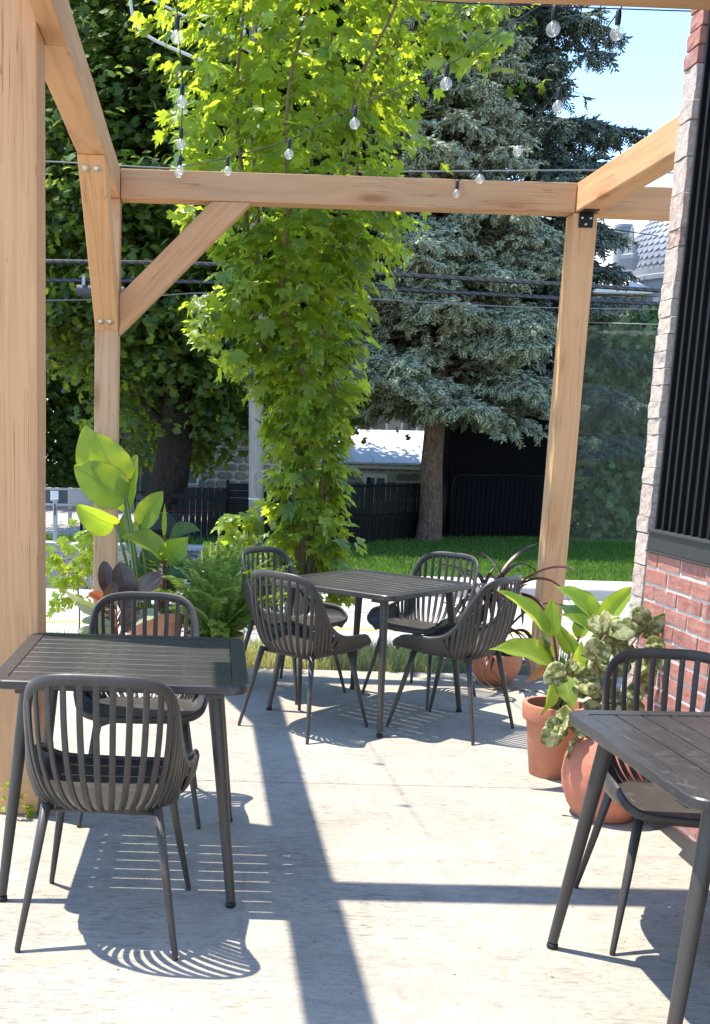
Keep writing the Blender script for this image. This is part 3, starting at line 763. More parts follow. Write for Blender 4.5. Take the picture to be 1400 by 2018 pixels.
# ------------------------------------------------------------------ chairs
def chair_meshes():
    rim = [(0, -.283, .832), (.08, -.280, .831), (.15, -.262, .820), (.193, -.232, .790), (.212, -.200, .735), (.220, -.165, .665),
           (.228, -.120, .595), (.240, -.065, .540), (.252, .0, .515), (.258, .08, .512), (.255, .15, .508), (.246, .200, .494), (.232, .236, .474), (.200, .256, .456), (.150, .265, .448), (.08, .269, .445), (0, .270, .444)]
    side = catmull(rim, 6)                              # half, from back centre to front arm
    acc = [0.0]
    for i in range(1, len(side)): acc.append(acc[-1] + (side[i] - side[i - 1]).length)
    iS = min(range(40, len(side)), key=lambda i: abs(side[i].y + 0.055) + (0 if side[i].z < .6 else 9))
    LS = acc[iS]
    def T(t):                                            # -1..1 along the slatted rim
        s = abs(t) * LS
        for i in range(1, len(side)):
            if acc[i] >= s:
                f = (s - acc[i - 1]) / (acc[i] - acc[i - 1]); p = side[i - 1].lerp(side[i], f); break
        return Vector((p.x * (1 if t >= 0 else -1), p.y, p.z))
    def B(t):                                            # bottom curve
        a = t * PI / 2
        return Vector((.205 * math.sin(a), -.045 - .125 * math.cos(a) ** 0.9 if abs(t) < 1 else -.045, .418 + .014 * t * t))
    out = {}
    # rim: oval sweep over both halves
    full = [Vector((-p.x, p.y, p.z)) for p in reversed(side[1:-1])] + side
    b = MB(); n = 10; rings = []
    for i, p in enumerate(full):
        d = (full[(i + 1) % len(full)] - full[i - 1]).normalized()
        outw = Vector((p.x, p.y + .03, 0)); outw = (outw - d * outw.dot(d)).normalized()
        w = d.cross(outw).normalized()
        dn = 0.019 if p.z > .6 else (0.013 if p.y < .2 else .0145)
        k = 1.0; p = p - Vector((0, 0, .006 if p.y > .2 else 0))
        rings.append([p - w * 0.0 + outw * (0.0075 * k * math.cos(2 * PI * q / n)) + w * (dn * k * math.sin(2 * PI * q / n)) for q in range(n)])
    V = [v for r in rings for v in r]; F = []
    for i in range(len(rings) - 1):
        for q in range(n): F.append((i * n + q, i * n + (q + 1) % n, (i + 1) * n + (q + 1) % n, (i + 1) * n + q))
    L_ = (len(rings) - 1) * n
    for q in range(n): F.append((L_ + q, L_ + (q + 1) % n, (q + 1) % n, q))
    out['rim'] = mesh('back_rim', V, F, M['chair'], True)
    # slats
    out['slats'] = []
    NS = 23
    for k in range(NS):
        t = -0.965 + 1.93 * k / (NS - 1)
        p0, p2 = B(t), T(t) 
        p1 = Vector((p0.x * 0.12 + p2.x * 0.93, p0.y * 0.10 + p2.y * 0.92 + 0.004, p0.z + 0.055 + 0.05 * abs(t)))
        m = 12; V = []; F = []
        for i in range(m + 1):
            u = i / m; p = bez(p0, p1, p2, u)
            d = (bez(p0, p1, p2, min(1, u + .02)) - bez(p0, p1, p2, max(0, u - .02))).normalized()
            ow = Vector((p.x * 1.0, p.y + .06, 0.0001)); ow = (ow - d * ow.dot(d)).normalized()
            wd = d.cross(ow).normalized(); hw = 0.0096 - 0.0008 * u; ht = 0.0052
            for (a_, c_) in ((-1, -.6), (-.6, -1), (.6, -1), (1, -.6), (1, .6), (.6, 1), (-.6, 1), (-1, .6)):
                V.append(p + wd * (hw * a_) + ow * (ht * c_))
        for i in range(m):
            for q in range(8): F.append((i * 8 + q, i * 8 + (q + 1) % 8, (i + 1) * 8 + (q + 1) % 8, (i + 1) * 8 + q))
        F.append(tuple(range(7, -1, -1))); F.append(tuple(range(m * 8, m * 8 + 8)))
        out['slats'].append(smooth_by_angle(mesh('slat', V, F, M['chair']), 50))
    # seat pan with side walls: columns across, rows front to back
    ys_ = [.2695, .266, .258, .245, .225, .195, .155, .11, .06, .01, -.045]
    V = []; F = []; nc = 25
    def zseat(y): return .436 + .006 * max(0, (y - .1) / .17) - .012 * math.exp(-((y - .02) / .13) ** 2)
    fr_ = [q_ for q_ in side if q_.y > -.1 and q_.z < .6]
    def edge(y):
        for i in range(1, len(fr_)):
            if fr_[i - 1].y <= y <= fr_[i].y:
                f = (y - fr_[i - 1].y) / max(1e-6, fr_[i].y - fr_[i - 1].y); return fr_[i - 1].lerp(fr_[i], f)
        return fr_[-1]
    for j, y in enumerate(ys_):
        e_ = edge(y); xr, zr = e_.x, e_.z; zs = min(zseat(y), zr - .002); wf = min(.19, xr * .82)
        for c in range(nc):
            u = -1 + 2 * c / (nc - 1); au = abs(u)
            if au < .70: x, z = au / .70 * wf, zs + 0.005 * (au / .70) ** 3
            else:
                f = (au - .70) / .30; x = wf + (xr - wf) * math.sin(f * PI / 2) ** 0.85; z = zs + .005 + (zr - zs - .005) * (1 - math.cos(f * PI / 2))
            V.append((x * (1 if u >= 0 else -1), y, z))
    nr = len(ys_)
    # rear of the pan tapers onto the bottom curve
    for j2, yy in enumerate((-.08, -.12, -.150, -.166)):
        ca = max(0.0, min(1.0, (-(yy) - .045) / .125)); half_w = .205 * math.sqrt(max(0, 1 - ca ** 2.0)) + 0.012
        for c in range(nc):
            u = -1 + 2 * c / (nc - 1); V.append((u * half_w, yy, .4275 - .003 * j2 + .004 * u * u))
    for j in range(nr + 3):
        for c in range(nc - 1):
            a = j * nc + c; F.append((a, a + 1, a + nc + 1, a + nc))
    me = mesh('seat', V, F, M['chair'], True)
    bm = bmesh.new(); bm.from_mesh(me); bmesh.ops.recalc_face_normals(bm, faces=bm.faces)
    if sum(f.normal.z for f in bm.faces) < 0: bmesh.ops.reverse_faces(bm, faces=bm.faces)
    bmesh.ops.solidify(bm, geom=list(bm.faces), thickness=0.009)
    bm.to_mesh(me); bm.free(); smooth_by_angle(me, 50)
    out['seat'] = me
    # side aprons: closed shell between pan edge and rim (outer skin), left and right
    # legs
    out['legs'] = []
    for sx in (-1, 1):
        for sy in (-1, 1):
            top = Vector((sx * .165, sy * .150 - (.01 if sy < 0 else 0), .428)); ft = Vector((sx * .232, sy * .250, 0.0))
            b = MB(); b.tube([top, top.lerp(ft, .5), ft + Vector((0, 0, .010)), ft], [.0155, .0125, .0088, .0082], 12)
            out['legs'].append(b.mesh('leg', M['leg'], True))
    b = MB()
    b.tube([(-.163, .148, .424), (-.163, -.155, .415)], .009, 8); b.tube([(.163, .148, .424), (.163, -.155, .415)], .009, 8)
    b.tube([(-.163, .10, .418), (.163, .10, .418)], .009, 8); b.tube([(-.163, -.14, .408), (.163, -.14, .408)], .009, 8)
    b.tube([(-.15, .09, .416), (.15, -.13, .408)], .006, 6); b.tube([(.15, .09, .414), (-.15, -.13, .406)], .006, 6)
    out['under'] = b.mesh('seat_frame', M['leg'], True)
    return out
CM_ = chair_meshes()
def put_chair(x, y, face, label):
    """face = world direction the sitter looks in (dx, dy)"""
    rz = math.atan2(face[1], face[0]) - PI / 2
    r = empty('armchair', (x, y, 0), label, 'chair', 'slatted armchairs around the tables', None, rz)
    link('seat', CM_['seat'], r); link('back_rim', CM_['rim'], r); link('seat_frame', CM_['under'], r)
    for m in CM_['slats']: link('slat', m, r)
    for m in CM_['legs']: link('leg', m, r)
    return r
put_chair(-.256, 3.18, (.065, 1), 'dark slatted chair in front of the left table, its back to the viewer')
put_chair(-.215, 4.235, (.03, -1), 'dark slatted chair behind the left table, below the dark rubber plant leaves')
put_chair(.575, 5.555, (.70, .71), 'dark slatted chair at the far table, seen from behind, nearest the fern pot')
put_chair(1.372, 5.605, (-.76, .65), 'dark slatted chair at the far table, its back beside the big green canna leaves')
put_chair(.56, 6.37, (.72, -.69), 'dark slatted chair at the far table, in front of the young maple trunk')
put_chair(1.345, 6.33, (-.72, -.69), 'dark slatted chair at the far table, facing the viewer before the purple plant')
put_chair(1.535, 3.225, (-.12, -1), 'dark slatted chair behind the right table, against the brick wall and cactus')
put_chair(1.485, 2.10, (-.02, 1), 'dark slatted chair on the near side of the right table, only its leg in view')

# ------------------------------------------------------------------ tables
def table_meshes(S=0.815, D=0.835):
    out = {}
    hx, hy, rc, bw = S / 2, D / 2, .060, .052
    def rr(hx, hy, r, n=7):
        P = []
        for (cx, cy, a0) in ((hx - r, hy - r, 0), (-hx + r, hy - r, PI / 2), (-hx + r, -hy + r, PI), (hx - r, -hy + r, 3 * PI / 2)):
            for i in range(n): a = a0 + PI / 2 * i / (n - 1); P.append((cx + r * math.cos(a), cy + r * math.sin(a)))
        return P
    O1 = rr(hx - .004, hy - .004, rc - .004); O2 = rr(hx, hy, rc); I = rr(hx - bw, hy - bw, .012); n = len(O1)
    V = []
    for P, z in ((I, .712), (I, .740), (O1, .740), (O2, .736), (O2, .714), (O1, .710)): V += [(x, y, z) for x, y in P]
    F = []
    for k in range(6):
        for i in range(n):
            a = k * n + i; b_ = k * n + (i + 1) % n; c = ((k + 1) % 6) * n + (i + 1) % n; d = ((k + 1) % 6) * n + i
            F.append((a, b_, c, d))
    me = mesh('table_frame', V, F, M['table'])
    bm = bmesh.new(); bm.from_mesh(me); bmesh.ops.recalc_face_normals(bm, faces=bm.faces); bm.to_mesh(me); bm.free()
    out['frame'] = smooth_by_angle(me, 40)
    ns = 9; inner = D - 2 * bw; gap = .0055; wv = (inner - gap * (ns + 1)) / ns
    out['slats'] = []
    b = MB(); b.box((-(hx - bw) + .0012, -wv / 2, .716), (hx - bw - .0012, wv / 2, .7385)); out['slat'] = b.mesh('slat', M['table'], False, .0015)
    out['ys'] = [-(inner / 2) + gap + wv / 2 + i * (wv + gap) for i in range(ns)]
    b = MB(); b.box((-.02, -(hy - bw) + .002, .7000), (.02, hy - bw - .002, .7155)); b.box((-hx + .082, -hy + bw * .4, .694), (-hx + .134, hy - bw * .4, .7095)); b.box((hx - .134, -hy + bw * .4, .694), (hx - .082, hy - bw * .4, .7095))
    out['under'] = b.mesh('support_bar', M['leg'], False)
    out['legs'] = []; out['glides'] = []
    for sx in (-1, 1):
        for sy in (-1, 1):
            top = Vector((sx * (hx - .108), sy * (hy - .100), .704)); ft = Vector((sx * (hx - .036), sy * (hy - .020), .022))
            b = MB(); b.tube([top, top.lerp(ft, .5), ft], [.0235, .0195, .0150], 16); out['legs'].append(smooth_by_angle(b.mesh('leg', M['leg']), 40))
            b = MB(); b.lathe([(.006, .022), (.006, .018), (.0165, .016), (.0175, .009), (.0165, .002), (.013, .0)], 14, (ft.x, ft.y, 0)); out['glides'].append(b.mesh('glide', M['glide'], True))
    return out
TM = table_meshes()
def put_table(x, y, rz, label):
    r = empty('slatted_table', (x, y, 0), label, 'table', 'slatted metal tables on the patio', None, rz)
    link('table_frame', TM['frame'], r)
    for yy in TM['ys']: link('slat', TM['slat'], r, Matrix.Translation((0, yy, 0)))
    link('support_bar', TM['under'], r)
    for m, g in zip(TM['legs'], TM['glides']):
        l = link('leg', m, r); link('glide', g, l)
    return r
put_table(-.235, 3.69, -.015, 'dark slatted square table beside the big near timber post')
put_table(.958, 5.92, math.radians(-43.5), 'dark slatted square table standing cornerwise with four chairs, farthest from the viewer')
put_table(1.515, 2.685, PI / 2 + .035, 'dark slatted square table in front of the terracotta pots at the brick wall')

# ------------------------------------------------------------------ string lights
def bulb(parent, p, s=1.0):
    """hanging globe bulb: p = cord point"""
    b = MB(); b.lathe([(.0075, 0.004), (.0098, 0.0), (.0108, -.02), (.010, -.042), (.0085, -.046)], 12)
    so = wlink('socket', b.mesh('socket', M['socket'], True), parent, Matrix.Translation(p))
    prof = [(.0085, -.044), (.0095, -.050)]
    for i in range(1, 12):
        a = PI * (0.16 + 0.84 * i / 11); prof.append((max(.0001, .0245 * math.sin(a)), -.082 - .0305 * -math.cos(PI - a) if False else -.073 + .0245 * math.cos(a)))
    b = MB(); b.lathe(prof, 18)
    gl = wlink('bulb', b.mesh('bulb', M['bulb'], True), parent, Matrix.Translation(p))
    b = MB(); b.tube([(0.006, 0, -.046), (.005, .002, -.070), (0.0, 0, -.084), (-.005, -.002, -.070), (-.006, 0, -.046)], .0022, 6)
    link('filament', b.mesh('filament', M['filament'], True), gl)
def sagline(p, q, sag, n=14):
    return [p.lerp(q, i / n) + Vector((0, 0, -4 * sag * (i / n) * (1 - i / n))) for i in range(n + 1)]
def string(label, pts, bulbs, r=.0026):
    root = empty('string_light', pts[0], label, 'string lights', 'light strings under the pergola')
    b = MB(); b.tube(catmull(pts, 8), r, 6)
    wlink('cord', b.mesh('cord', M['socket'], True), root, Matrix.Identity(4))
    for p in bulbs: bulb(root, p)
zz_ = 0.045
hook = Vector((-.165, 6.885, 3.075))
B1 = [at(350, 34, 4.62), at(360, 166, 5.2), at(358, 254, 5.8), at(356, 308, 6.4), at(353, 316, 6.75)]
string('string of clear bulbs running down from the top beside the left beam, over the maple', [at(347, -60, 4.25)] + B1[:4] + [hook], B1)
B2 = [at(450, 310, 6.446), at(571, 275, 6.03), at(701, 211, 5.44), at(882, 128, 4.82)]
string('long slanting string of clear bulbs rising across the middle in front of the young maple', [hook] + B2 + [at(1003, 50, 4.4), at(1070, 8, 4.2)], B2)
B3 = [at(902, 357, 6.87), at(948, 326, 6.445), at(1023, 268, 5.82), at(1103, 175, 5.06), at(1220, 22, 4.21)]
string('string of clear bulbs rising to the top in front of the blue spruce', [at(897, 352, 6.9)] + B3[:] + [at(1240, -25, 4.05)], B3)
B4 = [at(1094, 13, 4.12)]
string('nearly level cord with one clear bulb under the near top beam', [at(700, -12, 4.1), at(880, 4, 4.1)] + B4 + [at(1362, 22, 4.10)], B4, .0022)

# ------------------------------------------------------------------ pots
def pot(name, c, prof, mat, label, soil_r, soil_z, rim=None, cat='plant pot'):
    r = empty(name, c, label, cat, 'terracotta plant pots')
    b = MB(); b.lathe(prof, 40); link('pot_body', smooth_by_angle(b.mesh('pot_body', mat), 40), r)
    b = MB(); b.lathe([(0.0001, soil_z + .008), (soil_r * .5, soil_z + .006), (soil_r, soil_z)][::-1], 28); link('soil', b.mesh('soil', M['soil'], True), r)
    return r
def classic(rt, rb, h, rim_h=.06, th=.016):
    return [(rb * .96, 0), (rb, .006), (rt - .018, h - rim_h), (rt - .002, h - rim_h + .002), (rt, h - rim_h + .008), (rt + .004, h - .006), (rt + .002, h), (rt - th, h), (rt - th - .002, h - .05), (rt - th - .02, h * .55), (.0001, h * .55)]
pA = Vector((1.655, 4.81, 0)); pB = Vector((1.702, 4.262, 0))
potA = pot('terracotta_pot', pA, classic(.142, .092, .340, .078), M['terra'], 'tall tapered terracotta pot with a thick rim holding the green canna', .120, .298)
egg = [(.092, 0), (.118, .004), (.147, .05), (.170, .115), (.176, .170), (.168, .235), (.148, .290), (.124, .325), (.114, .337), (.102, .334), (.108, .31), (.13, .26), (.0001, .25)]
potB = pot('round_terracotta_pot', pB, egg, M['terra_glaze'], 'rounded egg shaped terracotta pot holding the cactus', .118, .268)
pC = at(305, 1200, 6.72); pC.z = 0
potC = pot('terracotta_pot', pC, classic(.195, .15, .425, .06), M['terra_pale'], 'pale terracotta pot behind the left table holding the tall paddle leaved plant', .17, .38)
pD = at(425, 1243, 6.70); pD.z = 0
potD = pot('terracotta_pot', pD, classic(.180, .125, .285, .055), M['terra_pale'], 'pale terracotta pot holding the fern', .16, .25)
pE = Vector((1.905, 6.73, 0))
bowl = [(.05, 0.002), (.09, .004), (.135, .05), (.158, .10), (.166, .15), (.165, .185), (.160, .205), (.148, .205), (.15, .16), (.0001, .15)]
potE = pot('hanging_bowl', pE, bowl, M['terra'], 'round bottomed terracotta bowl holding the purple strap plant', .146, .178)
pF = at(228, 1230, 6.45); pF.z = 0
potF = pot('terracotta_pot', pF, classic(.12, .09, .22, .045), M['terra_pale'], 'small pale terracotta pot holding the burgundy rubber plant', .10, .19)

# ------------------------------------------------------------------ broad leaves
def leaf_mesh(name, L, W, mat, bend=0.4, fold=0.25, wave=0.03, shape='paddle', seed=0, nL=16, nW=8, twist=0.0):
    """blade growing along +y from the origin, upper side +z; bend arches the tip down, fold lifts the sides"""
    r = random.Random(seed); V = []; F = []; UV = []
    ph = r.uniform(0, 6); fr = r.uniform(2, 4)
    px = py = 0.0; pts = []
    for i in range(nL + 1):
        t = i / nL; a = bend * (t - 0.15) * 1.2
        pts.append((py, px, a)); py += L / nL * math.cos(a); px -= L / nL * math.sin(a)
    for i in range(nL + 1):
        t = i / nL
        if shape == 'paddle': w = math.sin(PI * min(1, t * 1.02) ** 0.75) ** 0.62 if t < .985 else 0.02
        elif shape == 'canna': w = (math.sin(PI * t ** 0.8) ** 0.9) * (1.0 if t < .6 else 1 - ((t - .6) / .4) ** 2 * .35)
        elif shape == 'oval': w = math.sin(PI * t) ** 0.6
        else: w = math.sin(PI * t ** 0.9) ** 0.8
        w = max(w, 0.012) * W / 2
        y0, z0, a = pts[i]
        for k in range(nW + 1):
            u = -1 + 2 * k / nW; au = abs(u)
            up_ = fold * w * au ** 1.4 + wave * W * math.sin(ph + t * fr * 6 + u * 2) * au ** 2
            xx = w * u * math.cos(fold * 0.6); tw = twist * t
            V.append((xx * math.cos(tw) - up_ * math.sin(tw), y0 + up_ * math.sin(a), z0 + up_ * math.cos(a) + xx * math.sin(tw)))
            UV.append((k / nW, t))
    for i in range(nL):
        for k in range(nW):
            a_ = i * (nW + 1) + k; F.append((a_, a_ + 1, a_ + nW + 2, a_ + nW + 1))
    me = mesh(name, V, F, mat, True)
    uv = me.uv_layers.new(name='uv')
    idx = np.zeros(len(me.loops), np.int32); me.loops.foreach_get('vertex_index', idx)
    uv.data.foreach_set('uv', np.array(UV, np.float32)[idx].ravel())
    return me
_seed = [100]
def blade(parent, base, tip, width, mat, facing=(0, -1, 0.3), bend=0.4, fold=0.25, wave=0.03, shape='paddle', name='leaf', stem_from=None, stem_r=.008, stem_mat=None, twist=0.0, label=None):
    _seed[0] += 1
    base, tip = Vector(base), Vector(tip); d = tip - base; L = d.length
    me = leaf_mesh(name, L * (1 + bend * bend * 0.06), width, mat, bend, fold, wave, shape, _seed[0], twist=twist)
    f = Vector(facing).normalized()
    y = d.normalized(); x = y.cross(f).normalized(); z = x.cross(y)
    # rotate so that the chord of the arched blade matches base->tip
    a = -bend * 0.42
    m = Matrix(((x.x, y.x, z.x), (x.y, y.y, z.y), (x.z, y.z, z.z))) @ Matrix.Rotation(-a, 3, 'X')
    m4 = m.to_4x4(); m4.translation = base
    o = wlink(name, me, parent, m4)
    if label: o['label'] = label
    if stem_from is not None:
        s0 = Vector(stem_from); mid = s0.lerp(base, .55) + Vector((0, 0, .06 * (base - s0).length))
        b = MB(); b.tube(catmull([s0, mid, base, base.lerp(tip, .06)], 6), [stem_r * 1.2 - stem_r * .5 * i / 18 for i in range(19)], 7)
        wlink('stem', b.mesh('stem', stem_mat or M['stalk'], True), parent, Matrix.Identity(4))
    return o
def around(c, r, z):
    a = random.uniform(0, 2 * PI); return Vector((c.x + r * math.cos(a), c.y + r * math.sin(a), z))

# paddle-leaved plant (bird of paradise)
paddle = empty('paddle_leaf_plant', pC + Vector((0, 0, .38)), 'tall plant with huge bright green paddle leaves by the far left post', 'plant')
Y0 = pC.y
def stemC(): return around(pC + Vector((-.05, 0, 0)), .05, .36)
BL = [  # base px, tip px, depth base/tip, width, facing, bend, fold
    ((250, 985), (146, 918), -.06, -.10, .27, (.05, -1, .25), .25, .15),
    ((245, 978), (186, 852), .0, -.04, .27, (.15, -1, .15), .3, .2),
    ((200, 962), (170, 838), .30, .33, .22, (-.4, -1, .6), .3, .35),
    ((247, 1012), (272, 896), .02, .0, .19, (-.45, -.9, .4), .4, .5),
    ((228, 1035), (150, 992), -.15, -.26, .18, (.1, -.85, -.4), .8, .5),
    ((276, 1040), (322, 968), .02, .0, .16, (-.3, -1, .2), .35, .3),
    ((262, 1062), (316, 1018), .06, .08, .13, (-.2, -.8, .8), .6, .4),
    ((255, 1060), (248, 1010), .15, .2, .10, (-.3, -1, .3), .4, .4)]
for (b_, t_, d0, d1, w_, fc, be, fo) in BL:
    blade(paddle, zt(*b_, d0, Y0), zt(*t_, d1, Y0), w_, M['banana'], fc, be, fo, .02, 'paddle', stem_from=stemC(), stem_r=.010)
# darker canna behind the same chair
dk = empty('dark_canna', pC + Vector((.10, .02, .38)), 'darker green canna with reddish stem beside the paddle leaved plant', 'plant')
def stemK(): return around(pC + Vector((.07, 0, 0)), .03, .36)
for (b_, t_, d0, d1, w_, fc, be, fo, mt, sh) in [
    ((323, 1108), (236, 1062), -.02, -.10, .21, (.1, -.55, .8), 1.0, .45, 'banana', 'canna'),
    ((326, 1108), (372, 1058), -.02, -.05, .17, (.2, -.9, .4), .8, .5, 'canna', 'canna'),
    ((338, 1062), (398, 1048), .12, .15, .14, (-.1, -.6, .9), .8, .55, 'dkgreen', 'canna'),
    ((328, 1138), (395, 1122), -.06, -.12, .15, (0, -.8, .6), .5, .3, 'dkgreen', 'canna'),
    ((324, 1060), (325, 992), .02, .02, .035, (0, -1, .1), .05, .8, 'canna', 'canna'),
    ((310, 1120), (285, 1075), .1, .15, .16, (0, -1, .3), .5, .3, 'dkgreen', 'canna'),
    ((300, 1135), (255, 1105), .12, .2, .15, (0, -1, .5), .5, .3, 'dkgreen', 'canna'),
    ((315, 1160), (352, 1160), .05, .0, .12, (0, -.8, .6), .5, .3, 'dkgreen', 'canna')]:
    blade(dk, zt(*b_, d0, Y0), zt(*t_, d1, Y0), w_, M[mt], fc, be, fo, .03, sh, stem_from=stemK(), stem_r=.009, stem_mat=M['redstalk'])
# burgundy rubber plant
rub = empty('rubber_plant', pF + Vector((0, 0, .19)), 'rubber plant with glossy burgundy oval leaves behind the left chair', 'plant')
YF = pF.y
for (b_, t_, d0, d1, w_, fc, be, fo, mt) in [
    ((215, 1175), (205, 1105), .0, .03, .088, (.1, -1, .2), .3, .25, 'rubber'),
    ((255, 1180), (236, 1108), .0, .02, .125, (-.1, -1, .2), .35, .2, 'rubber'),
    ((262, 1188), (326, 1132), -.02, -.05, .12, (-.3, -.9, .6), .5, .35, 'rubber'),
    ((205, 1200), (228, 1147), -.05, -.08, .075, (.2, -1, .3), .3, .3, 'rubber'),
    ((222, 1200), (128, 1160), -.05, -.12, .09, (.1, -.4, -.9), .4, .3, 'palegreen'),
    ((215, 1212), (150, 1185), -.06, -.10, .075, (.1, -.6, -.8), .4, .3, 'palegreen'),
    ((210, 1186), (174, 1170), -.08, -.12, .06, (0, -.8, .5), .3, .5, 'rusty'),
    ((240, 1205), (268, 1165), -.04, -.06, .10, (0, -1, .3), .4, .3, 'rubber'),
    ((225, 1235), (160, 1225), -.05, -.14, .07, (.1, -.7, .7), .5, .3, 'palegreen'),
    ((228, 1250), (150, 1245), -.05, -.1, .06, (.1, -.7, .7), .5, .3, 'palegreen'),
    ((250, 1235), (318, 1210), -.05, -.12, .10, (0, -.6, .8), .5, .3, 'palegreen'),
    ((240, 1240), (275, 1205), -.06, -.15, .11, (0, -.9, .5), .4, .3, 'rubber'),
    ((225, 1225), (200, 1185), .02, .06, .10, (.2, -1, .2), .3, .3, 'rubber'),
    ((245, 1190), (262, 1120), .04, .08, .08, (-.6, -.9, .2), .3, .3, 'rubber')]:
    blade(rub, zt(*b_, d0, YF), zt(*t_, d1, YF), w_ * 1.2, M[mt], fc, be, fo, .02, 'oval', stem_from=around(pF, .02, .2 + random.uniform(0, .18)), stem_r=.004, stem_mat=M['redstalk'])
b = MB(); b.tube([pF + Vector((0, 0, .18)), pF + Vector((.01, .0, .3)), pF + Vector((0.0, 0, .46))], [.010, .009, .006], 8); wlink('stem', b.mesh('stem', M['redstalk'], True), rub, Matrix.Identity(4))

# bright canna in the tall pot
can = empty('green_canna', pA + Vector((0, 0, .31)), 'bright green canna with pointed upright leaves in the tall terracotta pot', 'plant')
YA = pA.y
def stemA(): return around(pA, .035, .30)
for (b_, t_, d0, d1, w_, fc, be, fo, mt, nm) in [
    ((1183, 1238), (1092, 1156), .05, .15, .13, (-.2, -.7, .8), .6, .75, 'canna', None),
    ((1182, 1245), (1256, 1154), .02, .05, .13, (-.4, -.7, .6), .4, .7, 'canna', None),
    ((1080, 1262), (976, 1164), -.02, .05, .115, (.2, -.6, .8), .55, .65, 'canna', None),
    ((1092, 1258), (1088, 1178), .0, .03, .105, (-.5, -.9, .2), .3, .55, 'canna', None),
    ((1090, 1318), (962, 1282), -.05, -.16, .16, (.05, -.65, .75), .75, .35, 'canna', None),
    ((1092, 1310), (1064, 1410), -.08, -.22, .105, (.6, -.8, .25), .7, .2, 'canna', None),
    ((1088, 1312), (1032, 1348), -.08, -.16, .055, (.2, -.7, .6), .4, .4, 'pink', 'pink withered leaf'),
    ((1175, 1245), (1100, 1192), .12, .2, .12, (.2, -.8, .4), .5, .2, 'dkgreen', None),
    ((1180, 1258), (1102, 1212), .0, .06, .085, (.2, -.7, .7), .7, .5, 'canna', None),
    ((1122, 1290), (1098, 1225), .0, .03, .075, (-.2, -.9, .3), .3, .5, 'canna', None),
    ((1140, 1300), (1105, 1240), -.03, -.02, .07, (.3, -.9, .3), .3, .4, 'canna', None),
    ((1108, 1330), (1128, 1398), -.10, -.20, .125, (0, -1, .2), .5, .15, 'canna', None),
    ((1135, 1325), (1146, 1262), -.06, -.10, .075, (-.1, -1, .2), .3, .35, 'canna', None),
    ((1090, 1300), (1058, 1252), -.05, -.06, .05, (.3, -.9, .4), .3, .4, 'canna', None),
    ((1078, 1285), (1066, 1240), -.05, -.06, .05, (.2, -.9, .4), .3, .5, 'palegreen', None),
    ((1140, 1260), (1150, 1210), .1, .15, .09, (-.3, -.9, .3), .3, .4, 'canna', None)]:
    blade(can, zt(*b_, d0, YA), zt(*t_, d1, YA), w_ * .90, M[mt], fc, be, min(.95, fo * 1.35), .045, 'canna', stem_from=stemA(), stem_r=.007, stem_mat=M['redstalk'] if random.random() < .5 else M['stalk'], label=nm)

# variegated cactus: flat pads along branching stems
cac = empty('pad_cactus', pB + Vector((0, 0, .27)), 'sprawling variegated cactus with crinkled pale pads in the round pot', 'cactus')
def pad_mesh(i):
    r = random.Random(900 + i); n = 16; V = []; F = []
    def zz(x, y, rad): return .08 * math.sin(2.3 * x * 3 + i) * rad ** 2 + .055 * math.sin(6 * math.atan2(x, y - .5) + i * 2) * rad ** 2 + .10 * (x * x) * 4 - .12 * y * y
    wob = [1 + r.uniform(-.16, .16) for _ in range(n)]
    for s_ in (1, -1):
        V.append((0, .5, s_ * .035 + zz(0, .5, 0)))
        for ring, th in ((.38, .036), (.72, .032), (.94, .022)):
            for k in range(n):
                a = 2 * PI * k / n; rd = ring * (1 + (wob[k] - 1) * ring); x, y = .42 * rd * math.sin(a), .5 - .5 * rd * math.cos(a)
                V.append((x, y, s_ * th + zz(x, y, ring)))
    for k in range(n):
        a = 2 * PI * k / n; rd = wob[k]; x, y = .42 * rd * math.sin(a), .5 - .5 * rd * math.cos(a); V.append((x, y, zz(x, y, 1)))
    e = 2 * (3 * n + 1)
    for s_ in (0, 1):
        o_ = s_ * (3 * n + 1)
        for k in range(n):
            k2 = (k + 1) % n; fs = [(o_, o_ + 1 + k, o_ + 1 + k2)]
            for q in range(2): fs.append((o_ + 1 + q * n + k, o_ + 1 + (q + 1) * n + k, o_ + 1 + (q + 1) * n + k2, o_ + 1 + q * n + k2))
            fs.append((o_ + 1 + 2 * n + k, e + k, e + k2, o_ + 1 + 2 * n + k2))
            F += fs if s_ == 0 else [f[::-1] for f in fs]
    return mesh('pad', V, F, M['cactus'], True)
pads = [pad_mesh(i) for i in range(5)]
branches = [[(1200, 1490), (1205, 1400), (1220, 1320), (1245, 1270), (1285, 1225)], [(1195, 1490), (1180, 1400), (1150, 1340), (1120, 1325)],
            [(1210, 1490), (1240, 1410), (1265, 1340), (1290, 1300)], [(1190, 1490), (1160, 1495), (1130, 1440), (1105, 1432)],
            [(1205, 1420), (1185, 1340), (1175, 1290), (1200, 1240)], [(1190, 1480), (1165, 1470), (1155, 1500), (1148, 1535)], [(1235, 1400), (1260, 1400), (1285, 1420)],
            [(1205, 1330), (1165, 1300), (1145, 1290)], [(1225, 1310), (1215, 1265), (1180, 1250)], [(1200, 1450), (1225, 1440), (1250, 1460)]]
npad = 0
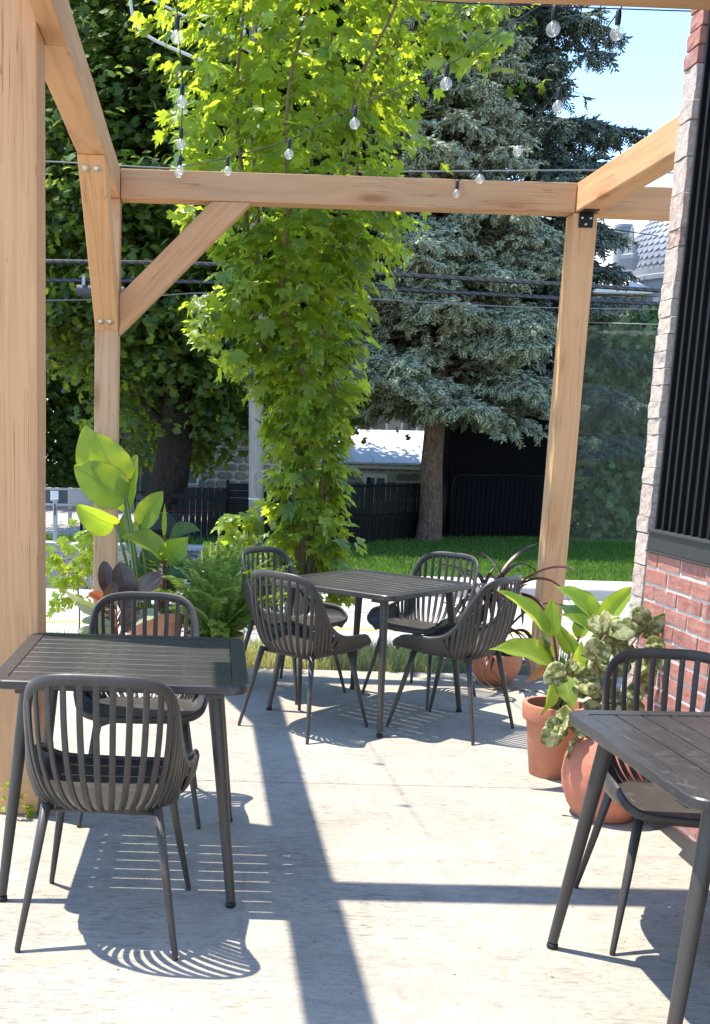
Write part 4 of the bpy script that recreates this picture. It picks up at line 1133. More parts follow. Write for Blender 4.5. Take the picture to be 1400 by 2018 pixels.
for bi, br in enumerate(branches):
    dep = random.uniform(-.06, .05)
    P = catmull([zt(x, y, dep + random.uniform(-.03, .03) * (i > 0), pB.y) for i, (x, y) in enumerate(br)], 6)
    b = MB(); b.tube(P, [.006 - .003 * i / len(P) for i in range(len(P))], 6); wlink('stem', b.mesh('stem', M['twig'], True), cac, Matrix.Identity(4))
    for i in range(3, len(P), 1):
        if random.random() < .30 or npad > 85: continue
        d = (P[min(i + 1, len(P) - 1)] - P[i - 1]).normalized()
        for q in range(1 if i < len(P) - 2 else 3):
            dr = (d * random.uniform(.1, .7) + Vector((random.uniform(-1, 1), random.uniform(-.8, .4), random.uniform(-.7, .8)))).normalized()
            fc = Vector((random.uniform(-.7, .4), -1, random.uniform(-.1, .9)))
            x = dr.cross(fc).normalized(); z = x.cross(dr); s = random.uniform(.055, .115)
            m = Matrix(((x.x * s, dr.x * s, z.x * s, P[i].x), (x.y * s, dr.y * s, z.y * s, P[i].y), (x.z * s, dr.z * s, z.z * s, P[i].z), (0, 0, 0, 1)))
            wlink('pad', random.choice(pads), cac, m); npad += 1

# purple strap plant
pur = empty('purple_strap_plant', pE + Vector((0, 0, .19)), 'spiky plant with dark purple strap leaves arching beside the far right post', 'plant')
crowns = [pE + Vector((-.06, 0, .52)), pE + Vector((.05, .02, .56)), pE + Vector((-.16, -.03, .36)), pE + Vector((.02, -.05, .30))]
for c in crowns:
    b = MB(); b.tube([pE + Vector(((c.x - pE.x) * .3, 0, .18)), c.lerp(pE, .3) + Vector((0, 0, .05)), c], [.010, .009, .012], 7); wlink('stem', b.mesh('stem', M['redstalk'], True), pur, Matrix.Identity(4))
def strap(c, az, el, L, w, droop, i):
    P = [c]; d = Vector((math.cos(az) * math.cos(el), math.sin(az) * math.cos(el), math.sin(el))); n = 12
    for k in range(n):
        P.append(P[-1] + d * (L / n)); d = (d + Vector((0, 0, -droop / n * (0.5 + 1.6 * k / n)))).normalized()
    V = []; F = []
    sidev = Vector((-math.sin(az), math.cos(az), random.uniform(-.3, .3))).normalized()
    for k, p in enumerate(P):
        t = k / n; ww = w * (math.sin(PI * (t * .9 + .1)) ** .6) * (1 if t < .98 else .05)
        V += [p - sidev * ww, p + Vector((0, 0, -ww * .6)), p + sidev * ww]
    for k in range(n):
        for q in range(2): a = k * 3 + q; F.append((a, a + 1, a + 4, a + 3))
    wlink('leaf', mesh('leaf', V, F, M['purple'], True), pur, Matrix.Identity(4))
for i in range(46):
    c = random.choice(crowns) + Vector((random.uniform(-.02, .02), random.uniform(-.02, .02), random.uniform(-.03, .02)))
    strap(c, random.uniform(0, 2 * PI), random.uniform(.2, 1.35), random.uniform(.28, .58), random.uniform(.013, .026), random.uniform(.8, 3.2), i)
for i in range(3):
    strap(pE + Vector((random.uniform(-.08, .08), -.08, .19)), random.uniform(PI, 2 * PI), .3, random.uniform(.2, .3), .007, 2.5, i)
# dry roots hanging under the bowl
o = MB()
for k in range(6):
    a = pE + Vector((random.uniform(-.2, .02), random.uniform(-.18, -.1), 0)); o.tube([a + Vector((0, 0, .11)), a + Vector((.04, -.02, .05)), a + Vector((.10, -.04, .004)), a + Vector((.2, -.05, .005))], .003, 5)
wlink('roots', o.mesh('roots', M['twig'], True), pur, Matrix.Identity(4))

# fern
fern = empty('boston_fern', pD + Vector((0, 0, .25)), 'dense bushy fern with upright feathery fronds in the pale pot', 'fern')
def frond_mesh(i):
    r = random.Random(500 + i); n = 46; V = []; F = []; L = 1.0; dro = r.uniform(.6, 1.7)
    y = z = 0.0; a = 0.0; P = []
    for k in range(n + 1):
        P.append((y, z, a)); a = -dro * (k / n) ** 1.6; y += L / n * math.cos(a); z += L / n * math.sin(a)
    for k in range(1, n):
        t = k / n; l = .078 * (math.sin(PI * (t * .86 + .10)) ** .55); yy, zz, aa = P[k]
        for s in (-1, 1):
            b0 = len(V); w = .0105; ly = r.uniform(-.1, .35); lz = r.uniform(-.35, .1)
            V += [(0, yy - w * .5, zz), (s * l * .5, yy + ly * l * .5 + w * .9, zz + lz * l * .4), (s * l, yy + ly * l, zz + lz * l), (s * l * .5, yy + ly * l * .5 - w * .9, zz + lz * l * .4 - .004)]
            F += [(b0, b0 + 1, b0 + 2, b0 + 3)]
    for k in range(n):
        b0 = len(V); V += [(-.003, P[k][0], P[k][1]), (.003, P[k][0], P[k][1]), (.003, P[k + 1][0], P[k + 1][1]), (-.003, P[k + 1][0], P[k + 1][1])]; F.append((b0, b0 + 1, b0 + 2, b0 + 3))
    return mesh('frond', V, F, M['fern'])
fm = [frond_mesh(i) for i in range(6)]
for i in range(190):
    az = random.uniform(0, 2 * PI); k = random.random()
    el = 1.5 - 1.1 * k ** 1.5; L = (.34 + .42 * math.sin(el)) * random.uniform(.65, 1.0)
    d = Vector((math.cos(az) * math.cos(el), math.sin(az) * math.cos(el), math.sin(el)))
    upv = Vector((0, 0, 1)) if el < 1.2 else Vector((-math.cos(az), -math.sin(az), .3))
    tw = random.uniform(-.9, .9); x = d.cross(upv).normalized(); z = x.cross(d); x, z = x * math.cos(tw) + z * math.sin(tw), z * math.cos(tw) - x * math.sin(tw)
    p = pD + Vector((math.cos(az) * .08 * random.random(), math.sin(az) * .08 * random.random(), .25))
    m = Matrix(((x.x * L, d.x * L, z.x * L, p.x), (x.y * L, d.y * L, z.y * L, p.y), (x.z * L, d.z * L, z.z * L, p.z), (0, 0, 0, 1)))
    wlink('frond', random.choice(fm), fern, m)

# ------------------------------------------------------------------ maple leaf templates
HALF = [(0, 1.0), (.06, .84), (.15, .80), (.13, .66), (.17, .58), (.30, .70), (.40, .71), (.53, .80), (.47, .64), (.53, .55), (.42, .48), (.39, .42), (.50, .36), (.58, .24), (.43, .20), (.36, .10), (.20, .08), (.06, .03), (0, 0)]
def maple_leaf(cup=0.35, fold=0.3, droop=0.35, seed=0):
    r = random.Random(seed); P = []
    for s in (1, -1):
        for (x, y) in (HALF if s == 1 else HALF[-2:0:-1]):
            P.append((x * s * r.uniform(.94, 1.06), y))
    V = [(0, .34)] + P; out = []
    for (x, y) in V:
        z = fold * abs(x) * .6 - cup * (x * x) - droop * y * y * .5 + .05 * math.sin(9 * x + 7 * y + seed)
        out.append((x, y, z))
    n = len(P); F = [(0, 1 + (i + 1) % n, 1 + i) for i in range(n)]
    return np.array(out), np.array(F)
TL = [maple_leaf(.5, .5, .5, 1), maple_leaf(.2, .2, .9, 2), maple_leaf(.8, .1, .3, 3), maple_leaf(.3, .7, .7, 4)]
SMALL = np.array([(0, 0, 0), (.55, .10, -.10), (.20, .38, .06), (.52, .82, -.12), (.0, 1.1, -.24), (-.52, .82, -.12), (-.20, .38, .06), (-.55, .10, -.10), (0, .45, .10)])
SMALLF = np.array([(8, 0, 1), (8, 1, 2), (8, 2, 3), (8, 3, 4), (8, 4, 5), (8, 5, 6), (8, 6, 7), (8, 7, 0)])
def leafy(parent, name, P, Yd, Nd, S, tmpl, mat, n_single, single_name='leaf'):
    """nearest n_single leaves as objects sharing meshes, the rest as one mass of real leaves"""
    n = len(P); Rm = frames(Yd, Nd, S); ti = rng.integers(0, len(tmpl), n)
    order = np.argsort(np.linalg.norm(P - np.array([0, 0, EYE]), axis=1) - S * 3.0)
    one = set(order[:n_single].tolist()); rest = np.array([i for i in range(n) if i not in one], int)
    Vs = []; Ts = []; off = 0
    for k, (tv, tf) in enumerate(tmpl):
        sel = rest[ti[rest] == k]
        if len(sel) == 0: continue
        V, T = scatter(tv, tf, Rm[sel], P[sel]); Vs.append(V); Ts.append(T + off); off += len(V)
    if Vs:
        o = wlink(name, npmesh(name, np.concatenate(Vs), np.concatenate(Ts), mat), parent, Matrix.Identity(4)); o['kind'] = 'stuff'
    if n_single:
        mm = [npmesh(single_name, tv, tf, mat) for tv, tf in tmpl]
        for i in one:
            m = Matrix(np.vstack([np.hstack([Rm[i], P[i][:, None]]), [0, 0, 0, 1]]).tolist()); wlink(single_name, mm[ti[i]], parent, m)

# young multi-stem maple at the patio edge
YM = 8.15
prof_px = [(1175, 598, 86), (1120, 604, 94), (1060, 606, 82), (1000, 608, 74), (900, 612, 68), (820, 614, 80), (740, 598, 110), (680, 580, 132), (600, 556, 150), (520, 575, 165), (440, 590, 195), (360, 590, 198), (300, 590, 208), (200, 592, 215), (120, 615, 240), (40, 640, 275), (-60, 650, 300), (-180, 660, 320), (-300, 650, 260), (-380, 650, 160)]
prof = []
for (py, pxc, hw) in prof_px:
    c = at(pxc, py, YM); prof.append((c.z, c.x, hw / FPX * YM))
prof.sort()
pz, pcx, pr = [np.array(v) for v in zip(*prof)]
tree_base = Vector((float(np.interp(0.1, pz, pcx)), YM, -0.09))
maple = empty('young_maple', tree_base, 'bright green young maple with several thin stems, clothed in leaves down to the ground', 'tree')
b_stems = []
for k in range(6):
    a = k * 1.05 + .3; P = []
    for z in np.linspace(-.09, 4.6, 15):
        c = float(np.interp(z, pz, pcx)); r_ = float(np.interp(z, pz, pr)) * .50 * min(1, max(0, (z - .6) / 1.6)) + .04
        P.append((c + r_ * math.cos(a) + .03 * math.sin(z * 2 + k), YM + r_ * math.sin(a) + .03 * math.cos(z * 2.3 + k), z))
    b = MB(); b.tube(catmull(P, 2), [.030 - .022 * i / 28 for i in range(29)], 8); wlink('trunk', b.mesh('trunk', M['twig'], True), maple, Matrix.Identity(4))
nL_ = 4700
zz = rng.uniform(pz[0], pz[-1], nL_ * 3); rad = np.interp(zz, pz, pr)
ta = rng.uniform(0, 2 * PI, len(zz))
gapf = np.sin(2 * ta + zz * 3.1) * np.sin(zz * 5.2 + ta) + rng.normal(0, .35, len(zz))
keep = (gapf > -.85) & (rng.uniform(0, 1, len(zz)) < rad / pr.max() * np.where(zz > 3.2, .75, 1.0)); zz = zz[keep][:nL_]; ta = ta[keep][:nL_]; rad = np.interp(zz, pz, pr); n = len(zz)
th = ta
# clumpy edge: lumps in angle and height
lump = 1 + .20 * np.sin(3 * th + zz * 4.1) * np.sin(zz * 6.3 + 2 * th) + rng.normal(0, .10, n)
rr_ = rad * np.sqrt(rng.uniform(.10, 1.0, n)) * lump
ox, oy = np.cos(th), np.sin(th)
P = np.stack([np.interp(zz, pz, pcx) + rr_ * ox, YM + rr_ * oy * .85, zz], 1)
Yd = np.stack([ox + rng.normal(0, .35, n), oy + rng.normal(0, .35, n), -.55 + rng.normal(0, .35, n)], 1)
Nd = np.stack([ox * .55 + rng.normal(0, .3, n), oy * .55 + rng.normal(0, .3, n), 1.0 + rng.normal(0, .25, n)], 1)
S = rng.uniform(.06, .165, n) * np.where(zz > 3.0, .88, 1.0)
# a low side branch reaching left, and a drooping spray at the upper left
def spray(px0, px1, py0, py1, Yc, m, sz):
    xs_ = rng.uniform(px0, px1, m); ysx = rng.uniform(py0, py1, m)
    Pn = np.array([list(at(x, y, Yc + rng.uniform(-.2, .2))) for x, y in zip(xs_, ysx)])
    return Pn, np.stack([rng.normal(-.3, .5, m), rng.normal(-.4, .4, m), rng.normal(-.4, .4, m)], 1), np.stack([rng.normal(0, .4, m), rng.normal(-.3, .3, m), np.ones(m)], 1), rng.uniform(.08, .15, m) * sz
for args in ((440, 510, 1005, 1095, 8.0, 46, 1.0), (355, 440, 120, 330, 7.6, 70, 1.0), (375, 440, 580, 680, 7.9, 34, 1.0), (430, 480, 690, 740, 7.9, 16, 1.0), (340, 420, 400, 440, 7.9, 16, 1.0), (850, 1000, 0, 140, 7.4, 70, 1.0)):
    a_, b2, c_, d_ = spray(*args); P = np.concatenate([P, a_]); Yd = np.concatenate([Yd, b2]); Nd = np.concatenate([Nd, c_]); S = np.concatenate([S, d_])
leafy(maple, 'foliage', P, Yd, Nd, S, TL, M['maple'], 300)

# vine at the far left post
vin = empty('grape_vine', at(155, 1255, 7.25), 'yellow green climbing vine with a thin stem left of the far left post', 'vine')
st_ = [at(155, 1262, 7.25), at(157, 1200, 7.25), at(152, 1130, 7.22), at(165, 1080, 7.2), at(178, 1050, 7.2)]
st_[0].z = -.04; vin.location = st_[0]
b = MB(); b.tube(catmull(st_, 6), .006, 6); wlink('stem', b.mesh('stem', M['twig'], True), vin, Matrix.Identity(4))
b = MB(); b.tube(catmull([st_[2], at(130, 1130, 7.2), at(100, 1150, 7.15)], 6), .004, 6); wlink('stem', b.mesh('stem', M['twig'], True), vin, Matrix.Identity(4))
VP_ = []
for _ in range(95):
    k = random.random()
    if k < .62: q = (random.gauss(140, 26), random.gauss(1105, 32))
    elif k < .8: q = (random.uniform(165, 190), random.uniform(1045, 1110))
    else: q = (random.uniform(95, 180), random.uniform(1140, 1215))
    q = (max(92, min(196, q[0])), q[1]); VP_.append(list(at(q[0], q[1], 7.2 + random.uniform(-.1, .1))))
VP_ = np.array(VP_); m = len(VP_)
leafy(vin, 'foliage', VP_, np.stack([rng.normal(0, .6, m), rng.normal(-.4, .4, m), rng.normal(-.7, .4, m)], 1), np.stack([rng.normal(0, .4, m), rng.normal(-.4, .3, m), np.ones(m)], 1), rng.uniform(.05, .095, m), TL, M['vine'], 95)
# weed at the foot of the near post
weed = empty('weed', atz(60, 1602, 0), 'small yellow green weed growing at the foot of the big near post', 'weed')
WP = np.array([list(at(random.uniform(4, 46), random.uniform(1540, 1602), 4.06)) for _ in range(16)] + [list(at(random.uniform(48, 66), random.uniform(1585, 1604), 4.08)) for _ in range(8)]); WP[:, 2] = np.maximum(WP[:, 2], .008); m = len(WP)
leafy(weed, 'foliage', WP, np.stack([rng.normal(0, .6, m), rng.normal(-.5, .3, m), rng.normal(.1, .4, m)], 1), np.stack([rng.normal(0, .4, m), rng.normal(-.4, .3, m), np.ones(m)], 1), rng.uniform(.015, .034, m), TL, M['vine'], m)
b = MB(); b.tube([at(28, 1603, 4.09), at(30, 1575, 4.07), at(36, 1545, 4.06)], .0015, 5); wlink('stem', b.mesh('stem', M['stalk']), weed, Matrix.Identity(4))

# ------------------------------------------------------------------ big dark maples across the street
def big_maple(base, centre, radii, n, label, trunk_r, seed, mat='oldmaple', zmin=None, size=(.10, .18), gaps=0.5):
    g = np.random.default_rng(seed)
    r = empty('maple_tree', base, label, 'tree', 'big shade trees across the street')
    c = Vector(centre); bz = Vector(base)
    mb = MB(); P = catmull([bz, bz.lerp(c, .25) + Vector((.15, 0, 0)), bz.lerp(c, .6), c + Vector((0, 0, radii[2] * .5))], 6); mb.tube(P, [trunk_r * (1.25 if i == 0 else 1) * (1 - .8 * i / (len(P) - 1)) for i in range(len(P))], 14)
    wlink('trunk', mb.mesh('trunk', M['bark'], True), r, Matrix.Identity(4))
    # boughs and leaf clusters at their ends
    ncl = int(n / 62); cl = []
    while len(cl) < ncl:
        v = g.normal(0, 1, 3); v /= np.linalg.norm(v); q = v * (g.uniform(.1, 1) ** .5)
        p = np.array(c) + q * np.array(radii) * (1 + .13 * math.sin(5 * v[0] + 3 * v[2] + seed) + .10 * math.sin(11 * v[2] + 7 * v[0] + 2 * seed))
        if zmin is not None and p[2] < zmin + .5 * math.sin(p[0] * 1.7) + .25: continue
        cl.append(np.concatenate([p, v]))
    cl = np.array(cl)
    for k in range(26):
        t = cl[g.integers(0, ncl)]; a = P[int(g.uniform(.25, .9) * (len(P) - 1))]; e = Vector(t[:3])
        mb = MB(); mb.tube(catmull([a, a.lerp(e, .5) + Vector((0, 0, .4)), e], 4), [.09 * (1 - .85 * i / 8) for i in range(9)], 6, False)
        wlink('branch', mb.mesh('branch', M['bark'], True), r, Matrix.Identity(4))
    rep = np.repeat(np.arange(ncl), 62); m = len(rep)
    spread = g.normal(0, 1, (m, 3)) * np.array([.50, .50, .11]); P_ = cl[rep, :3] + spread
    out_ = cl[rep, 3:]
    Yd = out_ * np.array([1, 1, .3]) + g.normal(0, .6, (m, 3)) + np.array([0, 0, -.45])
    Nd = np.array([0, 0, 1.0]) + out_ * .18 + g.normal(0, .30, (m, 3))
    V, T = scatter(SMALL, SMALLF, frames(Yd, Nd, g.uniform(size[0], size[1], m)), P_)
    o = wlink('crown', npmesh('crown', V, T, M[mat]), r, Matrix.Identity(4)); o['kind'] = 'stuff'
    return r
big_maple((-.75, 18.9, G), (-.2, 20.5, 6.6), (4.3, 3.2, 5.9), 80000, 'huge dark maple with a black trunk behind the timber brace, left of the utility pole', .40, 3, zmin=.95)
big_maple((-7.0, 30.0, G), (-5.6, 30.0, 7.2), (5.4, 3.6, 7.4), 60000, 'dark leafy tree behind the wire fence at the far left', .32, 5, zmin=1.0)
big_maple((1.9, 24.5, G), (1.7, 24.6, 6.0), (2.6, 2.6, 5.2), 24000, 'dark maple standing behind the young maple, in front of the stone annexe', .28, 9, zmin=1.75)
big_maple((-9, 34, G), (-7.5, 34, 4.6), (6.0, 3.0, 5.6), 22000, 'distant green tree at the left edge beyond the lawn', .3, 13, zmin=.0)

# ------------------------------------------------------------------ spruces
def sprig_template(seed):
    r = random.Random(seed); V = []; F = []
    def spin(p0, p1, w):
        a, b_ = Vector(p0), Vector(p1); d = (b_ - a).normalized(); o1 = d.orthogonal().normalized(); o2 = d.cross(o1)
        base = len(V); m_ = a.lerp(b_, .45)
        V.append(tuple(a)); V.extend(tuple(m_ + (o1 * math.cos(q * 2 * PI / 3) + o2 * math.sin(q * 2 * PI / 3)) * w) for q in range(3)); V.append(tuple(b_))
        for q in range(3):
            F.append((base, base + 1 + (q + 1) % 3, base + 1 + q)); F.append((base + 4, base + 1 + q, base + 1 + (q + 1) % 3))
    spin((0, 0, 0), (0, 1, 0), .075)
    for k in range(5):
        y = .08 + k * .17
        for s in (-1, 1):
            l = .52 * (1 - .12 * k) * r.uniform(.8, 1.2); spin((0, y, 0), (s * l * .75, y + l * .6, r.uniform(-.22, .08)), .062)
    return np.array(V), np.array(F)
ST = [sprig_template(i) for i in range(3)]
def spruce(base, H, Lmax, nb, label, trunk_r, seed, mat, zlow, droop, lean=(0, 0), sprig=.27, zcut=99, bias=None, lowcut=None):
    g = np.random.default_rng(seed); rr2 = random.Random(seed)
    r = empty('spruce_tree', base, label, 'tree', 'spruces on the lawn'); bz = Vector(base); topp = bz + Vector((lean[0], lean[1], H))
    mb = MB(); P = [bz + Vector((0, 0, -.05)), bz + Vector((0, 0, .12)), bz + Vector((.01, 0, .5)), bz + Vector((-.03, 0, 1.3)), bz.lerp(topp, .3), bz.lerp(topp, .6), topp]
    mb.tube(P, [trunk_r * 1.45, trunk_r * 1.12, trunk_r, trunk_r * .94, trunk_r * .72, trunk_r * .45, .02], 20); wlink('trunk', smooth_by_angle(mb.mesh('trunk', M['sprucebark']), 60), r, Matrix.Identity(4))
    PP = []; YY = []; NN = []; SS = []; made = 0
    for k in range(nb):
        zf = (k + .5) / nb; z = zlow + (min(H, zcut) - zlow) * zf ** 1.0
        az = k * 2.399 + rr2.uniform(-.4, .4); L = Lmax * (1 - z / (H * 1.04)) ** .75 * rr2.uniform(.72, 1.08)
        if bias: L *= 1 + bias[2] * math.cos(az - bias[0]) if z > bias[1] else 1
        if L < .25: continue
        d = Vector((math.cos(az), math.sin(az), 0)); a = bz.lerp(topp, z / H); sd = Vector((-d.y, d.x, 0))
        dr = droop * rr2.uniform(.7, 1.3); rise = rr2.uniform(.05, .3)
        pt = lambda s: a + d * (L * s) + Vector((0, 0, rise * L * s * .6 - dr * L * s * s + .22 * dr * L * s ** 3.5))
        mb = MB(); mb.tube([pt(q / 8) for q in range(9)], [.035 * (1 - .85 * q / 8) * (L / Lmax + .3) for q in range(9)], 5, False)
        if made < 170 and (lowcut is None or lowcut(np.array([list(pt(.6)), list(pt(1.0))])).all()): wlink('branch', mb.mesh('branch', M['sprucebark'], True), r, Matrix.Identity(4)); made += 1
        ns = int(L / .115)
        for q in range(ns):
            s = .16 + .84 * (q + .5) / ns; p = pt(s); dd = (pt(min(1, s + .03)) - pt(s - .03)).normalized()
            tl = .50 * L * (1 - s) * .9 + .16
            PP.append(p); YY.append(dd + Vector((g.normal(0, .2), g.normal(0, .2), g.normal(0, .15)))); NN.append(Vector((0, 0, 1))); SS.append(sprig * g.uniform(.8, 1.15))
            for sg in (-1, 1):
                tdir = (dd * .55 + sd * sg * .85 + Vector((0, 0, -.18 + g.normal(0, .12)))).normalized(); nt = max(1, int(tl / .15))
                for w in range(nt):
                    pp = p + tdir * (tl * (w + .3) / nt) + Vector((0, 0, -.14 * ((w + 1) / nt) ** 2 * tl))
                    PP.append(pp); YY.append(tdir + Vector((g.normal(0, .25), g.normal(0, .25), -.1 - .35 * w / nt + g.normal(0, .2)))); NN.append(Vector((g.normal(0, .3), g.normal(0, .3), 1))); SS.append(sprig * g.uniform(.75, 1.1))
                    if g.uniform() < .45:
                        PP.append(pp + Vector((0, 0, -.03))); YY.append(Vector((g.normal(0, .35) + tdir.x * .3, g.normal(0, .35) + tdir.y * .3, -1))); NN.append(tdir); SS.append(sprig * g.uniform(.6, 1.0))
    PP, YY, NN, SS = np.array(PP), np.array(YY), np.array(NN), np.array(SS)
    # real boughs are tufted: thin the sprigs between the tufts
    q = PP * np.array([2.6, 2.6, 4.2]) + seed
    tuft = np.sin(q[:, 0] + 1.3 * np.sin(q[:, 2])) * np.sin(q[:, 1] * 1.1 + 1.7 * np.sin(q[:, 0] * .7)) + .7 * np.sin(q[:, 2] * 1.3 + q[:, 0])
    kp = tuft + g.normal(0, .25, len(PP)) > -.5
    PP, YY, NN, SS = PP[kp], YY[kp], NN[kp], SS[kp] * (1 + .18 * np.clip(tuft[kp], 0, 1.5))
    if lowcut is not None:
        kp = lowcut(PP); PP, YY, NN, SS = PP[kp], YY[kp], NN[kp], SS[kp]
    leafy(r, 'crown', PP, YY, NN, SS, ST, M[mat], 0)
    return len(PP)
def cut1(P):     # the trunk stands bare to about two metres
    return P[:, 2] > 1.75 + .25 * np.sin(P[:, 0] * 5) - np.where(P[:, 0] > 4.6, .5, 0)
n1 = spruce((4.02, 18.95, G + .08), 10.5, 3.2, 150, 'pale blue spruce with a bare brown trunk standing on the lawn', .20, 21, 'spruce', 2.35, .34, sprig=.27, bias=(PI * 1.25, 2.5, .12), lowcut=cut1)
n2 = spruce((5.35, 21.3, G + .1), 14.0, 3.7, 125, 'taller dark spruce behind the pale one, its drooping boughs reaching the sky gap', .26, 33, 'spruce2', 1.5, .30, sprig=.30, bias=(0.0, 3.0, .15), zcut=12.5, lowcut=lambda P: P[:, 2] > np.where(P[:, 0] > 6.75, .9, 2.75) + .3 * np.sin(P[:, 0] * 6))

# hedge behind the black screens, right of the frame post
def hedge(label, area, h, n, mat, seed):
    g = np.random.default_rng(seed); x0, x1, y0, y1 = area
    r = empty('cedar_hedge', ((x0 + x1) / 2, (y0 + y1) / 2, G + .1), label, 'hedge')
    P = np.stack([g.uniform(x0, x1, n), g.uniform(y0, y1, n), G + .1 + h * g.uniform(0, 1, n) ** .8], 1); P[:, 2] *= 1 + .06 * np.sin(P[:, 0] * 3)
    V, T = scatter(SMALL, SMALLF, frames(g.normal(0, 1, (n, 3)) + np.array([0, -.3, .4]), g.normal(0, .6, (n, 3)) + np.array([0, -1, .6]), g.uniform(.09, .2, n)), P)
    o = wlink('foliage', npmesh('foliage', V, T, M[mat]), r, Matrix.Identity(4)); o['kind'] = 'stuff'
hedge('dark evergreen hedge seen through the clear vinyl sheet', (6.6, 10.5, 20.6, 23.4), 4.2, 14000, 'cedar', 41)

hedge('green shrubs beyond the notice board at the far left', (-9.5, -2.2, 28.5, 31), 3.2, 9000, 'oldmaple', 43)

# ------------------------------------------------------------------ fences
def fence_between(a, b_):
    a, b_ = Vector(a), Vector(b_); d = b_ - a; return a, d.length, math.atan2(d.y, d.x)
# black vinyl-slat chain-link fence
fa, fL, frz = fence_between((1.25, 17.05, G + .06), (4.42, 19.55, G + .1))
fence = empty('slatted_wire_fence', fa, 'black wire fence with upright vinyl slats behind the spruce trunk', 'fence', None, None, frz)
ns = int(fL / .058)
sl = MB(); sl.box((-.020, -.006, .03), (.020, .006, 1.02)); sl.add([(-.020, -.004, 1.02), (.020, -.004, 1.02), (.012, -.004, 1.05), (-.012, -.004, 1.05)], [(0, 1, 2, 3)]); slm = sl.mesh('slat', M['fence'])
for i in range(ns): link('slat', slm, fence, Matrix.Translation((.02 + i * .058, random.uniform(-.004, .004), random.uniform(-.01, .01))))
for z in (.05, .52, 1.0):
    b = MB(); b.tube([(0, -.012, z), (fL, -.012, z)], .018, 8); link('rail', b.mesh('rail', M['fence'], True), fence)
for i in range(3):
    b = MB(); b.tube([(fL * i / 2, .03, 0), (fL * i / 2, .03, 1.14)], .034, 10); link('post', b.mesh('post', M['fence'], True), fence)
b = MB(); b.box((0, .015, .02), (fL, .018, .47)); link('privacy_screen', b.mesh('privacy_screen', M['screen']), fence)
# black mesh-covered gate right of the spruce
ga, gL, grz = fence_between((4.50, 19.58, G + .1), (6.35, 20.15, G + .1))
gate = empty('screened_fence', ga, 'low black fence covered with mesh, right of the spruce trunk', 'fence', None, None, grz)
b = MB(); b.box((0, -.004, .02), (gL, .004, 1.14)); link('privacy_screen', b.mesh('privacy_screen', M['screen']), gate)
fr_ = [(0, 0), (0, .95), (.03, 1.08), (.12, 1.15), (gL, 1.15)]
b = MB(); b.tube([(x, -.015, z) for x, z in fr_], .022, 8); link('rail', b.mesh('rail', M['fence'], True), gate)
for i, x in enumerate((.0, .92, gL)):
    b = MB(); b.tube([(x, .03, 0), (x, .03, 1.22)], .032, 10); link('post', b.mesh('post', M['fence'], True), gate)
for k in range(18):
    b = MB(); b.box((.03 + k * .1, -.022, .04), (.034 + k * .1, -.006, 1.13)); link('wire', b.mesh('wire', M['fence']), gate)
# tall dark shed wall behind it
shed = empty('black_shed', (5.6, 20.5, G + .1), 'tall windowless black screen wall behind the mesh fence', 'shed')
b = MB(); b.box((4.62, 20.45, G), (6.6, 21.0, 2.02)); wlink('wall', b.mesh('wall', M['screen'], False, .01), shed, Matrix.Identity(4))
b = MB(); b.box((4.58, 20.40, 2.021), (6.65, 21.05, 2.06)); wlink('roof', b.mesh('roof', M['fence']), shed, Matrix.Identity(4))
# black board gate and panel left of the utility pole
bg = empty('board_fence', (-.5, 18.6, G), 'black board fence with a sloping end, left of the utility pole', 'fence')
for i in range(9):
    x = -.50 + i * .105; hh2 = .92 if i > 1 else (.62 + .15 * i)
    b = MB(); b.box((x, 18.60, G + .02), (x + .098, 18.63, G + .02 + hh2)); wlink('board', b.mesh('board', M['board'], False, .004), bg, Matrix.Identity(4))
b = MB(); b.box((-.52, 18.57, G + .75), (.46, 18.60, G + .83)); wlink('rail', b.mesh('rail', M['board']), bg, Matrix.Identity(4))
bp = empty('black_fence_panel', (.75, 18.75, G), 'black solid fence panel between the board fence and the utility pole', 'fence')
for i in range(8):
    b = MB(); b.box((.47, 18.72, G + .03 + i * .125), (1.30, 18.745, G + .03 + i * .125 + .118)); wlink('board', b.mesh('board', M['board'], False, .003), bp, Matrix.Identity(4))
for x in (.46, 1.31):
    b = MB(); b.box((x - .03, 18.70, G), (x + .03, 18.715, G + 1.08)); wlink('post', b.mesh('post', M['board']), bp, Matrix.Identity(4))
# chain-link fence at the far left
cl_ = empty('chain_link_fence', (-2.0, 18.5, G + .03), 'low galvanised wire mesh fence at the far left', 'fence')
b = MB(); b.tube([(-8, 18.5, G + .52), (-.55, 18.5, G + .50)], .014, 6); wlink('rail', b.mesh('rail', M['galv'], True), cl_, Matrix.Identity(4))
for x in (-6.0, -4.2, -2.02, -.6):
    b = MB(); b.tube([(x, 18.5, G), (x, 18.5, G + .53)], .025, 8); wlink('post', b.mesh('post', M['fence'], True), cl_, Matrix.Identity(4))
b = MB()
for k in range(130):
    x = -6.5 + k * .046
    b.tube([(x, 18.49, G + .06), (x + .45, 18.49, G + .50)], .0022, 3, False); b.tube([(x + .45, 18.495, G + .06), (x, 18.495, G + .50)], .0022, 3, False)
o = wlink('wire_mesh', b.mesh('wire_mesh', M['galv']), cl_, Matrix.Identity(4)); o['kind'] = 'stuff'
wp = empty('square_post', (-2.27, 17.12, G), 'pale square post standing in front of the wire fence at the far left', 'post')
b = MB(); b.box((-2.31, 17.06, G), (-2.245, 17.125, G + .78)); wlink('shaft', b.mesh('shaft', M['whitepost'], False, .006), wp, Matrix.Identity(4))
b = MB(); b.box((-2.285, 17.052, G + .52), (-2.270, 17.0595, G + .70)); wlink('strap', b.mesh('strap', M['fence']), wp, Matrix.Identity(4))
